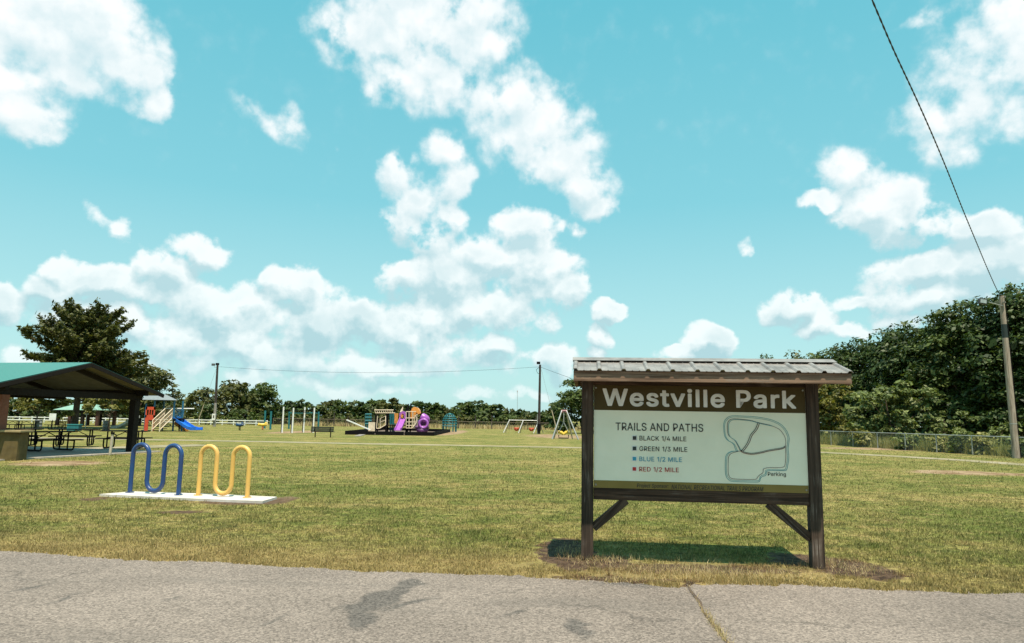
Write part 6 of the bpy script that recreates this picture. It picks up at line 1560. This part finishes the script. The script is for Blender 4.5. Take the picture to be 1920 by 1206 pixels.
NB = 560000
G = px_to_ground(rs.uniform(-560, 2560, NB), 838 + (1140 - 838) * rs.uniform(0, 1, NB) ** .9)
dist = G[:, 1]
dr = near_road(G)
keep = dr > -.03 + rs.uniform(0, .05, NB)
# bare soil, the painted shady strip and things standing on the lawn stay clear
WXY = np.zeros(NB)
for (cx_, cy_, rx_, ry_, r0_, w_) in DIRT_SHADE:
    q = np.sqrt(((G[:, 0] - cx_) / rx_) ** 2 + ((G[:, 1] - cy_) / ry_) ** 2); WXY = np.maximum(WXY, (1 - q) * w_)
WXY = np.where(WXY > 0, WXY + (vnoise(G[:, 0], G[:, 1], .16, 9) - .62) * .75 + (vnoise(G[:, 0], G[:, 1], .05, 10) - .5) * .3, 0)
keep &= rs.uniform(0, 1, NB) > np.clip((WXY - .04) * 4.5, 0, .985)


def inside(G, poly):
    x, y = G[:, 0], G[:, 1]; c = np.zeros(len(G), bool); n = len(poly)
    for i in range(n):
        a, b2 = poly[i], poly[i - 1]
        c ^= ((a.y > y) != (b2.y > y)) & (x < (b2.x - a.x) * (y - a.y) / (b2.y - a.y + 1e-12) + a.x)
    return c


keep &= ~inside(G, [gp(*p) for p in pad_px])
keep &= ~inside(G, [PL(-0.2, .2, 0), PL(SP + .4, .2, 0), PL(SP + .4, LEN, 0), PL(-.2, LEN, 0)])
sp_ = [gp(-60, 846), gp(150, 843), gp(260, 839), gp(345, 836), gp(390, 835)]
for a, c in zip(sp_[:-1], sp_[1:]):
    dd_ = (c - a).normalized(); nn_ = Vector((-dd_.y, dd_.x, 0))
    keep &= ~inside(G, [a + nn_, c + nn_, c - nn_, a - nn_])
tp = [gp(*p) for p in PATH_PX]
ty = np.interp(G[:, 0], [p.x for p in tp], [p.y for p in tp])
keep &= np.abs(G[:, 1] - ty) > 1.45
G = G[keep]; dr = dr[keep]; n = len(G)
dd_ = G[:, 1]
hgt = (0.021 + 0.0010 * dd_) * rs.uniform(.5, 1.5, n) * np.where(dr < .22, rs.uniform(.8, 1.6, n), 1)
wid = (0.0050 + 0.00055 * dd_) * rs.uniform(.6, 1.3, n)
P3 = np.concatenate([G, np.zeros((n, 1))], 1)
cn = .55 * vnoise(G[:, 0], G[:, 1], .11, 3) + .45 * vnoise(G[:, 0], G[:, 1], .45, 4)
hgt *= np.clip(.25 + 1.9 * (cn - .1), .35, 1.9)
tag(blades('grass', BLADE, P3, hgt, wid, rs, .92), kind='stuff')

# taller tufts hugging the sign posts, rack pad and pavement edge
cl = []
for (c, r_, k) in ((SIGN.location + Vector((-1.29, .12, 0)), .18, 130), (SIGN.location + Vector((1.28, -.05, 0)), .18, 120), (gp(395, 926), .9, 900), (gp(206, 854), .3, 200), (gp(1905, 859), .6, 500)):
    q = rs.normal(size=(k, 2)) * r_; cl.append(np.stack([c.x + q[:, 0], c.y + q[:, 1] * .6 + (.1 if k == 900 else 0), np.zeros(k)], 1))
P3 = np.concatenate(cl); P3 = P3[~inside(P3, [gp(*p) for p in pad_px])]
tag(blades('tall_grass_tufts', BLADE, P3, rs.uniform(.04, .11, len(P3)), rs.uniform(.005, .010, len(P3)), rs, .7), kind='stuff')
# dry clippings on the soil and in the pavement crack
cl = []
for (x, y, sx_, sy_, k) in ((1072, 1038, 34, 14, 260), (1140, 1054, 60, 9, 420), (1230, 1072, 120, 12, 900), (1400, 1084, 160, 8, 900), (1560, 1060, 30, 9, 180), (1620, 1072, 45, 9, 260), (1180, 1090, 60, 4, 400), (1330, 1080, 140, 10, 1000)):
    q = px_to_ground(x + rs.normal(size=k) * sx_ * .6, y + rs.normal(size=k) * sy_ * .6); cl.append(q)
crk = [(1288, 1098), (1296, 1112), (1312, 1132), (1318, 1150), (1330, 1165), (1342, 1180), (1352, 1194), (1364, 1208), (1372, 1225)]
for (x0_, y0_), (x1_, y1_) in zip(crk[:-1], crk[1:]):
    k = 60 if 1145 < y0_ < 1195 else 12; t = rs.uniform(0, 1, k)
    cl.append(px_to_ground(x0_ + (x1_ - x0_) * t + rs.normal(size=k) * 4, y0_ + (y1_ - y0_) * t + rs.normal(size=k) * 2))
Q = np.concatenate(cl); Q = np.concatenate([Q, np.full((len(Q), 1), .014)], 1)
tag(blades('dry_clippings', STRAWM, Q, rs.uniform(.03, .085, len(Q)), rs.uniform(.003, .006, len(Q)), rs, .995), kind='stuff')
mb = MB(); cp = [gp(*p) for p in crk]
mb.add([p + Vector((s * (.007 + .006 * ((i * 7) % 3)), 0, .016)) for i, p in enumerate(cp) for s in (-1, 1)], [(2 * i, 2 * i + 1, 2 * i + 3, 2 * i + 2) for i in range(len(cp) - 1)])
tag(mb.build('pavement_crack', M('crack_soil', (.10, .065, .042), .95, c2=(.05, .035, .026), scale=12)), kind='structure')

# weeds behind the right fence and along the far fence
k = 15000
t = rs.uniform(-.9, 1.25, k); off = rs.gamma(2.0, .9, k) + .3
fn = Vector((-fd.y, fd.x, 0)); fn = fn if fn.y > 0 else -fn
Q = np.array([tuple(fa.lerp(fb_, float(a)) + fn * float(b2)) for a, b2 in zip(t, off)])
hh = rs.uniform(.35, 1.0, k) * (0.75 + .5 * np.sin(t * 9) * np.sin(t * 23 + 1))
tag(blades('tall_weeds', LF_WEED, Q, np.maximum(hh, .2) * 1.15, rs.uniform(.03, .07, k), rs, .5), kind='stuff')
k = 5500
xs_ = rs.uniform(-36, 14, k)
Q = np.stack([xs_, rs.uniform(119, 128, k), np.zeros(k)], 1)
tag(blades('field_grass', STRAWM, Q, rs.uniform(.3, .9, k), rs.uniform(.10, .2, k), rs, .4), kind='stuff')

# loose chippings along the crumbling pavement edge
k = 2600
xx = rs.uniform(-7, 6.5, k); yy = np.interp(xx, ex, ey) - rs.gamma(1.3, .11, k) + .03
rz_ = rs.uniform(.003, .0085, k)
tet = np.array([[1, 0, -.3], [-.5, .87, -.3], [-.5, -.87, -.3], [0, 0, .8]])
an = rs.uniform(0, 6.28, k); ca, sa = np.cos(an)[:, None], np.sin(an)[:, None]
tx = (tet[None, :, 0] * ca - tet[None, :, 1] * sa) * rz_[:, None] + xx[:, None]
tyy = (tet[None, :, 0] * sa + tet[None, :, 1] * ca) * rz_[:, None] + yy[:, None]
tz = tet[None, :, 2] * rz_[:, None] + .014
Vg = np.stack([tx, tyy, tz], 2).reshape(-1, 3)
fi = np.array([[0, 1, 3], [1, 2, 3], [2, 0, 3]])
Fg = (np.arange(k)[:, None, None] * 4 + fi[None]).reshape(-1, 3)
GRAV = leaf_mat('edge_gravel', (.10, .085, .07), (.24, .20, .17), (.42, .37, .32), trans=0.0)
tag(np_mesh('gravel', Vg, Fg, GRAV), kind='stuff')
